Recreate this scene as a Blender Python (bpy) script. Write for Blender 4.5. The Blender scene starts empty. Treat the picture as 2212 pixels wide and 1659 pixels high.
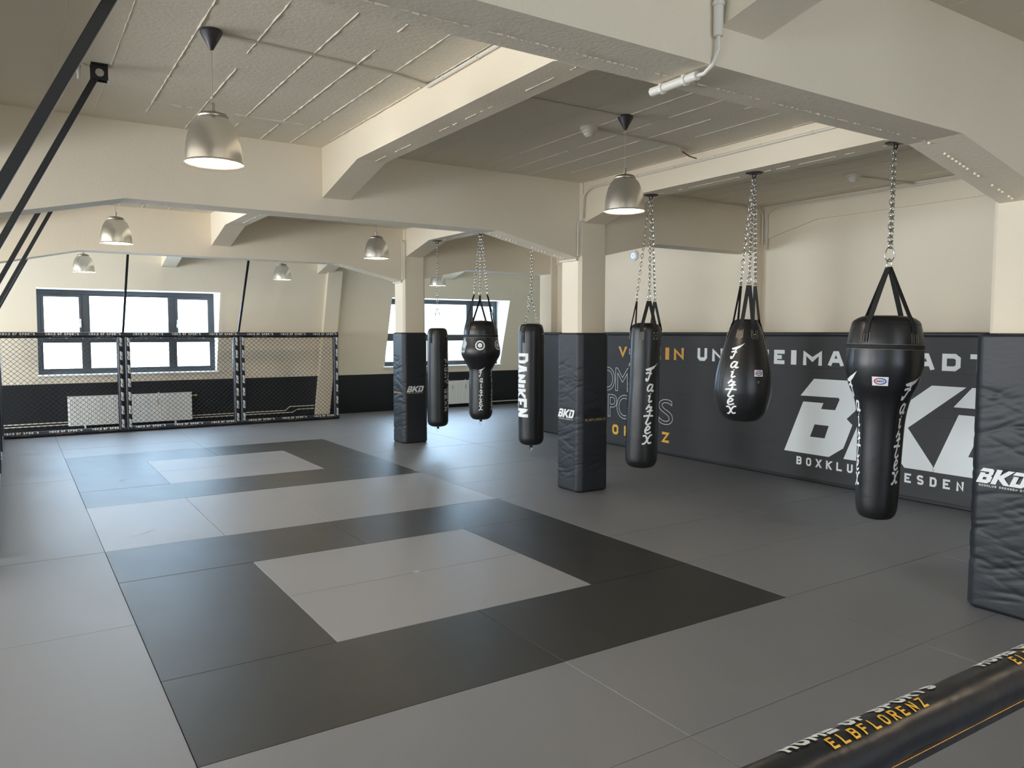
import bpy, bmesh, math, random
from mathutils import Vector, Matrix
random.seed(7)
C = bpy.context.scene.collection
sin, cos, pi = math.sin, math.cos, math.pi
R = math.radians

# ---------------------------------------------------------------- camera, world, sun, large lights, exposure
FPX, YAW, PITCH, ROLL = 1661.7, 0.576962, 0.0665879, 0.001275
CAM = Vector((-0.6296, -3.5264, 1.9302))
def _axes():
    cy, sy, cp, sp = cos(YAW), sin(YAW), cos(PITCH), sin(PITCH)
    f = Vector((sy*cp, cy*cp, -sp)); r = Vector((cy, -sy, 0)); u = r.cross(f)
    return r*cos(ROLL)+u*sin(ROLL), -r*sin(ROLL)+u*cos(ROLL), f
cr, cu, cf = _axes()
cam = bpy.data.cameras.new('camera'); co = bpy.data.objects.new('camera', cam); C.objects.link(co)
cam.sensor_width = 36; cam.lens = FPX*36/2212; cam.clip_start = .05; cam.clip_end = 200
m = Matrix.Identity(4)
for i in range(3):
    m[i][0], m[i][1], m[i][2], m[i][3] = cr[i], cu[i], -cf[i], CAM[i]
co.matrix_world = m
sc = bpy.context.scene
sc.camera = co
vs = sc.view_settings
vs.view_transform = 'Standard'; vs.look = 'None'; vs.gamma = 1; vs.use_curve_mapping = False
vs.exposure = 0.5
w = bpy.data.worlds.new('sky'); sc.world = w; w.use_nodes = True
bg = w.node_tree.nodes['Background']; bg.inputs[0].default_value = (.72, .86, 1, 1); bg.inputs[1].default_value = 5.0

def area(name, loc, rot, sx, sy, power, col):
    l = bpy.data.lights.new(name, 'AREA'); l.shape = 'RECTANGLE'; l.size = sx; l.size_y = sy
    l.energy = power; l.color = col
    o = bpy.data.objects.new(name, l); C.objects.link(o); o.location = loc; o.rotation_euler = rot
    return o
# daylight outside each window opening
area('daylight_back_left', (1.43, 14.75, 2.1), (R(-80), 0, 0), 3.4, 1.9, 230, (.42, .70, 1))
area('daylight_back_right', (8.65, 14.75, 2.1), (R(-80), 0, 0), 3.4, 1.9, 230, (.42, .70, 1))
for k, yy in enumerate((-5.2, -0.2, 4.8, 9.8)):
    area('daylight_side', (-7.35, yy, 2.0), (0, R(-90), 0), 1.8, 3.4, (85, 195, 430, 640)[k], ((.5, .7, 1), (1, .97, .95), (.96, .97, .98), (.78, .88, 1))[k])
area('daylight_rear', (2.0, -9.4, 2.0), (R(90), 0, 0), 5.0, 1.8, 50, (.82, .88, 1))

# ---------------------------------------------------------------- materials
def mat(name, col, rough=.5, metal=0, spec=.5, var=0, vscale=3, bump=0, bscale=60, stretch=None, emit=None, coat=0,
        rvar=0, dist=0, bump2=None):
    M = bpy.data.materials.new(name); M.use_nodes = True
    nt = M.node_tree; N = nt.nodes; L = nt.links; b = N['Principled BSDF']
    b.inputs['Base Color'].default_value = (*col, 1); b.inputs['Roughness'].default_value = rough
    b.inputs['Metallic'].default_value = metal; b.inputs['Specular IOR Level'].default_value = spec
    if coat: b.inputs['Coat Weight'].default_value = coat; b.inputs['Coat Roughness'].default_value = .2
    if emit:
        b.inputs['Emission Color'].default_value = (*emit[0], 1); b.inputs['Emission Strength'].default_value = emit[1]
    tc = N.new('ShaderNodeTexCoord'); mp = N.new('ShaderNodeMapping'); L.new(tc.outputs['Object'], mp.inputs[0])
    if stretch: mp.inputs['Scale'].default_value = stretch
    if var or rvar:
        n = N.new('ShaderNodeTexNoise'); n.inputs['Scale'].default_value = vscale; n.inputs['Detail'].default_value = 5
        L.new(tc.outputs['Object'], n.inputs['Vector'])
        if var:
            mx = N.new('ShaderNodeMix'); mx.data_type = 'RGBA'
            L.new(n.outputs['Fac'], mx.inputs['Factor'])
            mx.inputs['A'].default_value = (*[max(0, c*(1-var)) for c in col], 1)
            mx.inputs['B'].default_value = (*[min(1, c*(1+var)) for c in col], 1)
            L.new(mx.outputs['Result'], b.inputs['Base Color'])
        if rvar:
            mr = N.new('ShaderNodeMapRange'); L.new(n.outputs['Fac'], mr.inputs['Value'])
            mr.inputs['To Min'].default_value = rough-rvar; mr.inputs['To Max'].default_value = rough+rvar
            L.new(mr.outputs['Result'], b.inputs['Roughness'])
    if bump:
        n = N.new('ShaderNodeTexNoise'); n.inputs['Scale'].default_value = bscale; n.inputs['Detail'].default_value = 4
        n.inputs['Distortion'].default_value = dist
        L.new(mp.outputs[0], n.inputs['Vector'])
        bp = N.new('ShaderNodeBump'); bp.inputs['Strength'].default_value = bump; bp.inputs['Distance'].default_value = .02
        L.new(n.outputs['Fac'], bp.inputs['Height']); L.new(bp.outputs[0], b.inputs['Normal'])
        if bump2:
            n2 = N.new('ShaderNodeTexNoise'); n2.inputs['Scale'].default_value = bump2[1]; n2.inputs['Detail'].default_value = 3
            L.new(tc.outputs['Object'], n2.inputs['Vector'])
            b2 = N.new('ShaderNodeBump'); b2.inputs['Strength'].default_value = bump2[0]; b2.inputs['Distance'].default_value = .02
            L.new(n2.outputs['Fac'], b2.inputs['Height']); L.new(bp.outputs[0], b2.inputs['Normal']); L.new(b2.outputs[0], b.inputs['Normal'])
    return M
WALL = mat('wall_paint', (.80, .705, .55), .75, var=.03, vscale=1.5, bump=.12, bscale=45)
CEIL = mat('ceiling_paint', (.74, .675, .55), .8, var=.05, vscale=2, bump=.14, bscale=35)
BLACKPAINT = mat('black_wall_paint', (.012, .013, .015), .6, bump=.1, bscale=60)
REVEAL = mat('reveal_paint', (.86, .85, .82), .6)
MAT_GREY = mat('mat_grey', (.186, .190, .204), .45, spec=.5, var=.06, vscale=2.2, bump=.10, bscale=260, rvar=.04)
MAT_LIGHT = mat('mat_light_grey', (.262, .268, .282), .45, spec=.5, var=.05, vscale=2.2, bump=.10, bscale=260, rvar=.04)
MAT_DARK = mat('mat_dark', (.016, .0155, .0145), .42, spec=.5, var=.08, vscale=2.2, bump=.10, bscale=260, rvar=.04)
SLAB = mat('screed', (.1, .1, .1), .8, var=.1)
PAD = mat('navy_black_pad_fabric', (.013, .0165, .022), .48, var=.15, vscale=3, bump=.16, bscale=5, stretch=(1, 1, 3), dist=.4)
SLEEVE = mat('black_vinyl_sleeve', (.010, .012, .018), .36, bump=.2, bscale=12, rvar=.08, vscale=9)
BANNER = mat('banner_fabric', (.034, .034, .036), .55, var=.12, vscale=1.2, bump=.25, bscale=2.2, stretch=(1, .8, 3))
BANDARK = mat('banner_piping', (.010, .010, .011), .5)
LEATHER = mat('black_bag_leather', (.009, .009, .010), .36, bump=.22, bscale=4, rvar=.07, vscale=5, bump2=(.02, 110))
STRAP = mat('black_webbing', (.008, .008, .008), .7, bump=.3, bscale=200)
STITCH = mat('light_stitching', (.33, .31, .27), .6)
WHITE = mat('white_print', (.80, .82, .82), .45)
BANWHITE = mat('pale_banner_print', (.84, .88, .88), .6)
GREYPRINT = mat('dull_white_print', (.55, .55, .55), .5)
ORANGE = mat('orange_print', (.82, .42, .07), .5)
ORANGE2 = mat('yellow_orange_print', (.90, .52, .05), .5)
BROWNPRINT = mat('faded_orange_print', (.22, .13, .05), .5)
DARKPRINT = mat('faint_dark_print', (.006, .006, .007), .5)
CHROME = mat('zinc_steel', (.62, .61, .58), .22, metal=1, rvar=.05, vscale=40)
DSTEEL = mat('dark_steel_plate', (.10, .095, .09), .45, metal=.8)
BLACKMETAL = mat('black_powder_coat', (.006, .006, .006), .5)
BLACKPL = mat('dark_plastic', (.028, .024, .028), .45)
ALU = mat('brushed_aluminium', (.80, .755, .67), .24, metal=.92, rvar=.04, vscale=8, bump=.02, bscale=3)
ALUIN = mat('aluminium_inside', (.85, .82, .76), .4, metal=.6)
WIRE = mat('clear_cord', (.33, .31, .28), .5)
WPLAST = mat('white_plastic', (.70, .655, .57), .45)
RED = mat('red_cable', (.16, .02, .015), .5)
BLACKCABLE = mat('black_cable', (.012, .011, .01), .5)
BULB = mat('lit_bulb', (1, .9, .75), .4, emit=((1, .80, .52), 30))
LED = mat('blue_led_ring', (.2, .3, .9), .4, emit=((.25, .35, 1), 2.5))
FRAME = mat('anthracite_window_frame', (.055, .058, .062), .4)
GASKET = mat('window_gasket', (.02, .02, .022), .5)
HANDLE = mat('white_window_handle', (.75, .75, .73), .35)
RADIATOR = mat('radiator_enamel', (.80, .79, .76), .4)
BRASS = mat('brass', (.62, .48, .2), .35, metal=1)
MESHM = mat('mesh_black_vinyl_wire', (.02, .02, .022), .4)
SILVER = mat('silver_foil_sticker', (.55, .55, .52), .3, metal=.9, bump=.8, bscale=60)
LABELW = mat('white_label', (.8, .8, .8), .5)
LABELR = mat('label_red', (.5, .03, .04), .5)
LABELB = mat('label_blue', (.03, .05, .3), .5)
SMUDGE = mat('chalk_smudge', (.40, .42, .42), .7)
GLASS = bpy.data.materials.new('window_glass'); GLASS.use_nodes = True
_n = GLASS.node_tree; _n.nodes.clear()
_o = _n.nodes.new('ShaderNodeOutputMaterial'); _m = _n.nodes.new('ShaderNodeMixShader'); _t = _n.nodes.new('ShaderNodeBsdfTransparent')
_g = _n.nodes.new('ShaderNodeBsdfGlossy'); _g.inputs['Roughness'].default_value = .02
_m.inputs[0].default_value = .06; _n.links.new(_t.outputs[0], _m.inputs[1]); _n.links.new(_g.outputs[0], _m.inputs[2]); _n.links.new(_m.outputs[0], _o.inputs[0])

# ---------------------------------------------------------------- mesh helpers
class MB:
    def __init__(s): s.v = []; s.f = []; s.m = []
    def add(s, v, f, mi=0):
        b = len(s.v); s.v += [tuple(p) for p in v]; s.f += [tuple(i+b for i in q) for q in f]; s.m += [mi]*len(f)
        return s
    def box(s, x0, x1, y0, y1, z0, z1, mi=0):
        v = [(x, y, z) for z in (z0, z1) for y in (y0, y1) for x in (x0, x1)]
        return s.add(v, [(0, 2, 3, 1), (4, 5, 7, 6), (0, 1, 5, 4), (2, 6, 7, 3), (0, 4, 6, 2), (1, 3, 7, 5)], mi)
    def ext(s, poly, vec, mi=0):
        n = len(poly); a = [Vector(p) for p in poly]; b = [p+Vector(vec) for p in a]
        return s.add(a+b, [tuple(range(n))[::-1], tuple(range(n, 2*n))]+[(i, (i+1) % n, n+(i+1) % n, n+i) for i in range(n)], mi)
    def tube(s, path, r, n=8, closed=False, mi=0, flat=None):
        P = [Vector(p) for p in path]; k = len(P); v = []; prev = None
        for i, p in enumerate(P):
            if closed: d = P[(i+1) % k]-P[i-1]
            else: d = P[min(i+1, k-1)]-P[max(i-1, 0)]
            d.normalize()
            if prev is None:
                a = d.cross(Vector((0, 0, 1)))
                if a.length < .1: a = d.cross(Vector((1, 0, 0)))
            else: a = prev-d*prev.dot(d)
            a.normalize(); prev = a; b = d.cross(a)
            rr = r[i] if isinstance(r, (list, tuple)) else r
            for j in range(n):
                t = 2*pi*j/n; v.append(p+a*cos(t)*rr+b*sin(t)*rr*(flat or 1))
        f = []
        for i in range(k if closed else k-1):
            for j in range(n):
                q = (i+1) % k
                f.append((i*n+j, i*n+(j+1) % n, q*n+(j+1) % n, q*n+j))
        if not closed: f += [tuple(range(n))[::-1], tuple(range((k-1)*n, k*n))]
        return s.add(v, f, mi)
    def lathe(s, prof, n=32, c=(0, 0, 0), mi=0, wob=None, cap=True):
        v = []; f = []
        for r, z in prof:
            for j in range(n):
                t = 2*pi*j/n; k = 1+(wob(t, z) if wob else 0)
                v.append((c[0]+r*k*cos(t), c[1]+r*k*sin(t), c[2]+z))
        for i in range(len(prof)-1):
            for j in range(n):
                f.append((i*n+j, i*n+(j+1) % n, (i+1)*n+(j+1) % n, (i+1)*n+j))
        if cap and prof[0][0] > 1e-6: f.append(tuple(range(n))[::-1])
        if cap and prof[-1][0] > 1e-6: f.append(tuple(range((len(prof)-1)*n, len(prof)*n)))
        return s.add(v, f, mi)
    def strip(s, path, wvec, t, mi=0):
        """flat band along path, width vector per point or constant, with thickness t along the normal"""
        P = [Vector(p) for p in path]; k = len(P); v = []
        for i, p in enumerate(P):
            d = (P[min(i+1, k-1)]-P[max(i-1, 0)]).normalized()
            wv = Vector(wvec[i] if isinstance(wvec, list) else wvec); nn = d.cross(wv).normalized()*t/2
            v += [p-wv/2-nn, p+wv/2-nn, p+wv/2+nn, p-wv/2+nn]
        f = [(0, 1, 2, 3), tuple(4*(k-1)+j for j in (3, 2, 1, 0))]
        for i in range(k-1):
            for j in range(4): f.append((4*i+j, 4*i+4+j, 4*i+4+(j+1) % 4, 4*i+(j+1) % 4))
        return s.add(v, f, mi)
    def map2(s, shapes, fn, mi=0):
        for k, (v, f) in enumerate(shapes):
            P = [Vector(fn(*p)) for p in v]; q = f[0]
            n = (P[q[1]]-P[q[0]]).cross(P[q[2]]-P[q[0]])
            if n.length > 0: n.normalize()
            s.add([p+n*((k % 5)*.00016+min(i, 40)*.000012) for i, p in enumerate(P)], f, mi)
        return s
    def build(s, name, mats, parent=None, smooth=None, bevel=0, seg=2, solid=False):
        me = bpy.data.meshes.new(name); me.from_pydata(s.v, [], s.f)
        for mm in (mats if isinstance(mats, (list, tuple)) else [mats]): me.materials.append(mm)
        me.polygons.foreach_set('material_index', s.m)
        bm = bmesh.new(); bm.from_mesh(me)
        bmesh.ops.recalc_face_normals(bm, faces=bm.faces); bm.to_mesh(me); bm.free()
        if smooth is not None:
            me.polygons.foreach_set('use_smooth', [True]*len(me.polygons)); me.set_sharp_from_angle(angle=R(smooth))
        me.update()
        o = bpy.data.objects.new(name, me); C.objects.link(o)
        if parent: o.parent = parent
        if bevel and solid:
            bm = bmesh.new(); bm.from_mesh(me); bmesh.ops.bevel(bm, geom=bm.edges[:], offset=bevel, segments=seg, affect='EDGES', profile=.5); bm.to_mesh(me); bm.free(); bevel = 0
        if bevel:
            bv = o.modifiers.new('bevel', 'BEVEL'); bv.width = bevel; bv.segments = seg; bv.limit_method = 'ANGLE'; bv.angle_limit = R(40)
            if smooth is not None: pass
        return o
def tag(o, label, cat, group=None):
    o['label'] = label; o['category'] = cat
    if group: o['group'] = group
    return o
def thing(name, label, cat, loc=(0, 0, 0), rz=0, group=None):
    o = bpy.data.objects.new(name, None); C.objects.link(o); o.location = loc; o.rotation_euler = (0, 0, rz)
    o.empty_display_size = .1
    return tag(o, label, cat, group)
def struct(o): o['kind'] = 'structure'; return o
def dup(root, loc, rz, label, group=None):
    r = root.copy(); C.objects.link(r); r.location = loc; r.rotation_euler = (0, 0, rz); r['label'] = label
    if group: r['group'] = group
    for ch in list(root.children):
        c = ch.copy(); C.objects.link(c); c.parent = r
        for g in list(ch.children):
            d = g.copy(); C.objects.link(d); d.parent = c
    return r
def arc(c, r, a0, a1, n, ax=0, ay=2):
    out = []
    for i in range(n+1):
        t = a0+(a1-a0)*i/n; p = list(c); p[ax] += r*cos(t); p[ay] += r*sin(t); out.append(tuple(p))
    return out

# ---------------------------------------------------------------- lettering
c_ = .22
GL = {'A': [[(0, 0), (.38, 1), (.62, 1), (1, 0)], [(.17, .32), (.83, .32)]],
 'B': [[(0, 0), (0, 1), (.8, 1), (1, .86), (1, .64), (.84, .52), (0, .52)], [(.84, .52), (1, .4), (1, .14), (.8, 0), (0, 0)]],
 'D': [[(0, 0), (0, 1), (.75, 1), (1, .8), (1, .2), (.75, 0), (0, 0)]],
 'E': [[(1, 1), (0, 1), (0, 0), (1, 0)], [(0, .5), (.85, .5)]],
 'e': [[(0, 1), (1, 1)], [(0, .5), (1, .5)], [(0, 0), (1, 0)]],
 'F': [[(1, 1), (0, 1), (0, 0)], [(0, .5), (.85, .5)]],
 'G': [[(1, .85), (.8, 1), (c_, 1), (0, .8), (0, .2), (c_, 0), (1, 0), (1, .5), (.55, .5)]],
 'H': [[(0, 0), (0, 1)], [(1, 0), (1, 1)], [(0, .5), (1, .5)]], 'I': [[(.5, 0), (.5, 1)]],
 'K': [[(0, 0), (0, 1)], [(1, 1), (.1, .48)], [(.3, .6), (1, 0)]],
 'L': [[(0, 1), (0, 0), (1, 0)]],
 'M': [[(0, 0), (0, 1), (.5, .35), (1, 1), (1, 0)]], 'N': [[(0, 0), (0, 1), (1, 0), (1, 1)]],
 'O': [[(c_, 0), (1-c_, 0), (1, .2), (1, .8), (1-c_, 1), (c_, 1), (0, .8), (0, .2), (c_, 0)]],
 'P': [[(0, 0), (0, 1), (.8, 1), (1, .85), (1, .58), (.8, .43), (0, .43)]],
 'R': [[(0, 0), (0, 1), (.8, 1), (1, .85), (1, .6), (.8, .45), (0, .45)], [(.5, .45), (1, 0)]],
 'S': [[(1, .85), (.8, 1), (.2, 1), (0, .86), (0, .66), (.2, .53), (.8, .47), (1, .34), (1, .14), (.8, 0), (.2, 0), (0, .15)]],
 'T': [[(0, 1), (1, 1)], [(.5, 1), (.5, 0)]], 'U': [[(0, 1), (0, .2), (c_, 0), (1-c_, 0), (1, .2), (1, 1)]],
 'V': [[(0, 1), (.5, 0), (1, 1)]], 'X': [[(0, 0), (1, 1)], [(0, 1), (1, 0)]], 'Z': [[(0, 1), (1, 1), (0, 0), (1, 0)]]}
def ribbon(pts, t, maxlen=None):
    P = [Vector(p) for p in pts]
    if maxlen:
        Q = [P[0]]
        for a, b in zip(P, P[1:]):
            k = max(1, int(math.ceil((b-a).length/maxlen))); Q += [a.lerp(b, i/k) for i in range(1, k+1)]
        P = Q
    n = len(P); v = []; cl = (P[0]-P[-1]).length < 1e-7 and n > 3
    for i in range(n):
        d0 = (P[i]-P[i-1]).normalized() if i else ((P[-1]-P[-2]) if cl else (P[1]-P[0])).normalized()
        d1 = (P[i+1]-P[i]).normalized() if i < n-1 else ((P[1]-P[0]).normalized() if cl else d0)
        n0 = Vector((-d0.y, d0.x)); n1 = Vector((-d1.y, d1.x)); mm = (n0+n1)
        mm = n0 if mm.length < .2 else mm.normalized(); k = min(1.9, 1/max(.3, mm.dot(n0)))
        v += [tuple(P[i]+mm*t/2*k), tuple(P[i]-mm*t/2*k)]
    return v, [(2*i, 2*i+1, 2*i+3, 2*i+2) for i in range(n-1)]
def letter(ch, x, wd, h, t, maxlen=None, y=0):
    out = []
    if ch == 'I': return [ribbon([(x+t/2, y), (x+t/2, y+h)], t, maxlen)]
    for pl in GL.get(ch, []):
        q = [(x+t/2+a*(wd-t), y+t/2+b*(h-t)) for a, b in pl]
        e = list(q); cuts = []
        if pl[0] != pl[-1]:
            for i_, j_ in ((0, 1), (-1, -2)):
                p0, p1 = Vector(q[i_]), Vector(q[j_]); d = (p0-p1).normalized()
                ax = abs(d.y) > .9 or (abs(d.x) > .9 and ch not in 'SG')
                if ax and (pl[i_][0] in (0, 1) or pl[i_][1] in (0, 1)): e[i_] = tuple(p0+d*t*.5)
                elif not ax and pl[i_][1] in (0, 1) and abs(d.y) > .45:
                    yy = y+h*pl[i_][1]; e[i_] = tuple(p0+d*(yy-p0.y)/d.y); cuts.append((i_, yy, d))
        v, f = ribbon(e, t, maxlen)
        for i_, yy, d in cuts:
            ex = e[i_][0]; hw = t/2/abs(d.y); sg = (1 if d.y < 0 else -1)*(1 if i_ else -1)
            a_, b_ = (0, 1) if i_ == 0 else (len(v)-2, len(v)-1)
            v[a_], v[b_] = (ex+sg*hw, yy), (ex-sg*hw, yy)
        out.append(([(a, min(max(b, y), y+h)) for a, b in v], f))
    return out
def text(s, x, wd, gap, h, t, maxlen=None, y=0, sp=None):
    out = []
    for ch in s:
        if ch == ' ': x += sp or wd; continue
        W = t if ch == 'I' else (wd*1.2 if ch == 'M' else wd)
        out += letter(ch, x, W, h, t, maxlen, y); x += W+gap
    return out, x
def smoothpl(pts, k=4):
    P = [Vector(p) for p in pts]; out = []
    for i in range(len(P)-1):
        a, b, c, d = P[max(i-1, 0)], P[i], P[i+1], P[min(i+2, len(P)-1)]
        for j in range(k):
            t = j/k; out.append(.5*((2*b)+(c-a)*t+(2*a-5*b+4*c-d)*t*t+(3*b-a-3*c+d)*t**3))
    return [tuple(p) for p in out]+[tuple(P[-1])]
SCR = {'F': [[(.50, .66), (.40, .36), (.26, .10), (.12, .06), (.10, .20)], [(.06, .46), (.30, .52), (.62, .46)]],
 'a': [[(.78, .92), (.50, .98), (.25, .65), (.20, .25), (.38, .08), (.62, .35), (.85, .90), (.70, .30), (.78, .06), (1.0, .22)]],
 'i': [[(.30, .66), (.50, .74), (.40, .25), (.48, .06), (.78, .22)], [(.62, 1.0), (.56, .93)]],
 'r': [[(.10, .35), (.45, .98), (.38, .70), (.74, .66), (.50, .22), (.30, .06), (.55, .1), (.90, .25)]],
 't': [[(.70, 1.1), (.45, .4), (.34, .12), (.50, .0), (.82, .18)], [(.10, .74), (.50, .80), (1.0, .78)]],
 'e': [[(.16, .36), (.62, .56), (.78, .85), (.52, .98), (.28, .60), (.24, .20), (.48, .03), (.92, .25)]],
 'x': [[(.10, .82), (.36, .86), (.50, .45), (.64, .10), (.92, .18)], [(1.0, .95), (.74, .86), (.30, .10), (.04, .02)]]}
WING = [[(.0, .74), (.10, .64), (.45, .66), (.45, .86)], [(.0, .74), (.45, .86), (.45, .78), (.1, .76)], [(.45, .66), (.75, .80), (.80, .97), (.45, .86)], [(.75, .80), (1.15, 1.12), (.80, .97)]]
def fairtex(h, wd):
    """vertical stack; returns shapes in 2D, centred on x=0, top at y=0, total height h"""
    fr = dict(F=.225, a=.125, i=.135, r=.115, t=.155, e=.115, x=.13); lf = dict(F=.94, a=.74, i=.86, r=.78, t=.88, e=.82, x=.92); out = []; y = 0
    for ch in 'Fairtex':
        hh = fr[ch]*h; y -= hh; lh = hh*lf[ch]
        W = wd*(1.0 if ch in 'Fxt' else .78); x0 = -W/2-(.12*wd if ch in 'tex' else 0)
        for pl in SCR[ch]:
            out.append(ribbon([(x0+a*W, y+b*lh) for a, b in smoothpl(pl)], wd*.155))
        if ch == 'F':
            for q in WING: out.append(([(x0+a*W*1.15, y+b*lh*.98) for a, b in q], [tuple(range(len(q)))]))
    return out
def tess(loops, maxlen):
    bm = bmesh.new(); ed = []
    for lp in loops:
        vv = [bm.verts.new((p[0], p[1], 0)) for p in lp]
        ed += [bm.edges.new((vv[i-1], vv[i])) for i in range(len(vv))]
    bmesh.ops.triangle_fill(bm, edges=ed, use_beauty=True)
    for _ in range(5):
        lg = [e for e in bm.edges if e.calc_length() > maxlen]
        if not lg: break
        bmesh.ops.subdivide_edges(bm, edges=lg, cuts=1); bmesh.ops.triangulate(bm, faces=bm.faces[:])
    bm.verts.index_update()
    r = ([(v.co.x, v.co.y) for v in bm.verts], [tuple(v.index for v in f.verts) for f in bm.faces]); bm.free(); return r
BKD = [[[(0, .364), (.276, 1.04), (.574, 1.04), (.543, .962), (.743, .964), (.80, 1.10), (.787, 1.122), (.233, 1.115), (.428, 1.344), (1.0, 1.344), (1.10, 1.25), (1.02, .98), (.905, .869), (.985, .80), (.872, .498), (.672, .362)],
        [(.455, .757), (.659, .756), (.605, .592), (.391, .59)]],
       [[(.877, .366), (1.274, 1.344), (1.594, 1.344), (1.43, .95), (1.941, 1.344), (2.314, 1.344), (1.683, .84), (1.985, .435), (2.0, .372), (1.658, .372), (1.34, .74), (1.197, .366)]],
       [[(1.985, .40), (2.245, 1.04), (2.545, 1.04), (2.362, .592), (2.60, .592), (2.80, 1.09), (2.79, 1.12), (2.187, 1.12), (2.375, 1.344), (3.02, 1.344), (3.14, 1.24), (2.88, .50), (2.70, .37), (2.0, .37)]]]
def bkd(h, maxlen=99):
    """logo, lower-left at 0,0, height h, width 3.23*h"""
    k = h/.98; return [tess([[(a*k, (b-.364)*k) for a, b in lp] for lp in pc], maxlen) for pc in BKD]
def font_loops(ch):
    cd = bpy.data.curves.new('glyph', 'FONT'); cd.body = ch; cd.resolution_u = 6
    o = bpy.data.objects.new('glyph', cd); C.objects.link(o); bpy.context.view_layer.update()
    me = bpy.data.meshes.new_from_object(o.evaluated_get(bpy.context.evaluated_depsgraph_get()))
    bm = bmesh.new(); bm.from_mesh(me); bmesh.ops.remove_doubles(bm, verts=bm.verts, dist=1e-5)
    left = {e for e in bm.edges if len(e.link_faces) == 1}; loops = []
    while left:
        e = left.pop(); a, b = e.verts; lp = [a, b]
        while lp[-1] is not a:
            nx = [q for q in lp[-1].link_edges if q in left]
            if not nx: break
            left.discard(nx[0]); lp.append(nx[0].other_vert(lp[-1]))
        loops.append([(v.co.x, v.co.y) for v in lp])
    bm.free(); bpy.data.objects.remove(o); bpy.data.curves.remove(cd); bpy.data.meshes.remove(me)
    return loops
def outline(ch, x0, x1, y0, y1, t):
    lp = font_loops(ch); xs = [p[0] for l in lp for p in l]; ys = [p[1] for l in lp for p in l]
    fx = lambda p: (x0+(p[0]-min(xs))/(max(xs)-min(xs))*(x1-x0), y0+(p[1]-min(ys))/(max(ys)-min(ys))*(y1-y0))
    return [ribbon([fx(p) for p in (l if l[0] == l[-1] else l+l[:1])], t) for l in lp]

# ---------------------------------------------------------------- the room
ZC = 3.70
UY = [-6.10, -1.22, 3.75, 8.65]          # near faces of the cross beams
U = 1.01665                              # width of a mat column
f = MB().box(-7.2, 13.4, -9.3, 14.6, -.14, -.04); struct(f.build('floor', SLAB))
# ceiling with the raised lines left by the shuttering boards
f = MB().box(-7.2, 13.4, -9.3, 13.9, ZC, ZC+.15)
def ridge(mb, x0, y0, x1, y1, z, wd=.012, gaps=.25, step=.09):
    L = math.hypot(x1-x0, y1-y0); k = max(2, int(L/step)); dx, dy = (x1-x0)/L, (y1-y0)/L; run = []
    def flush():
        if len(run) > 1:
            v = []
            for (px, py, r) in run:
                v += [(px-dy*r, py+dx*r, z+.002), (px, py, z-r*.75), (px+dy*r, py-dx*r, z+.002)]
            mb.add(v, [q for i in range(len(run)-1) for q in ((3*i, 3*i+3, 3*i+4, 3*i+1), (3*i+1, 3*i+4, 3*i+5, 3*i+2))])
        run.clear()
    on = True
    for i in range(k+1):
        t = i/k; j = random.uniform(-.0018, .0018)
        if random.random() < (gaps*.25 if on else .35): on = not on
        if not on: flush(); continue
        run.append((x0+(x1-x0)*t-dy*j, y0+(y1-y0)*t+dx*j, wd*random.uniform(.25, 1)))
    flush()
for bay in range(4):
    ya, yb = [(-5.7, -1.22), (-.88, 3.75), (4.1, 8.65), (9.0, 13.2)][bay]
    x = -1.0
    while x < 8.1:
        x += random.uniform(.24, .36)*(1.25 if x > 2.2 else 1); y = ya+random.uniform(0, .3); ln = random.uniform(.25, 1)
        while y < yb-.2:
            ye = min(yb, y+random.uniform(1.2, 4.2)); j = random.uniform(-.008, .008)
            ridge(f, x+j, y, x+j, ye, ZC, (.005+.006*ln) if x > 2.2 else (.006+.005*ln), .02, .05)
            y = ye+random.uniform(.02, .35)
ridge(f, .35, 3.05, 1.65, 3.05, ZC, .016, .3, .04)
struct(f.build('ceiling', CEIL))

# cross beams with haunches at the columns
def cross(y0, y1, x1, z=3.06):
    P = [(-7.2, z)] if y0 < 0 else [(-7.2, 2.9), (-3.2, z), (-2.4, z), (-1.30, 2.81), (-.90, 2.81), (.22, z)]
    P += [(3.93, z), (5.06, 2.815), (5.48, 2.87), (6.35, z), (x1, z), (x1, ZC+.02), (-7.2, ZC+.02)]
    b = MB().ext([(a, y0, c) for a, c in P], (0, y1-y0, 0))
    ym = (y0+y1)/2
    
    x = .25
    while x < 3.9:
        e = random.uniform(.008, .035)
        if random.random() < .8: ridge(b, x, ym+.05, x+e, ym+.05+random.uniform(-.003, .003), z, random.uniform(.004, .010), 0, .01)
        x += e+random.uniform(.0, .02)
    for s in (0,):
        for i in range(24):
            xx = 3.95+i*.045; zz = z-(xx-3.93)*.217
            if random.random() < .6: b.box(xx, xx+.02, ym+.04, ym+.052, zz-.012, zz)
    return struct(b.build('ceiling_beam', WALL))
for k, y0 in enumerate(UY): cross(y0+.025, y0+.34, 13.3 if k == 3 else 8.4)
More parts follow.
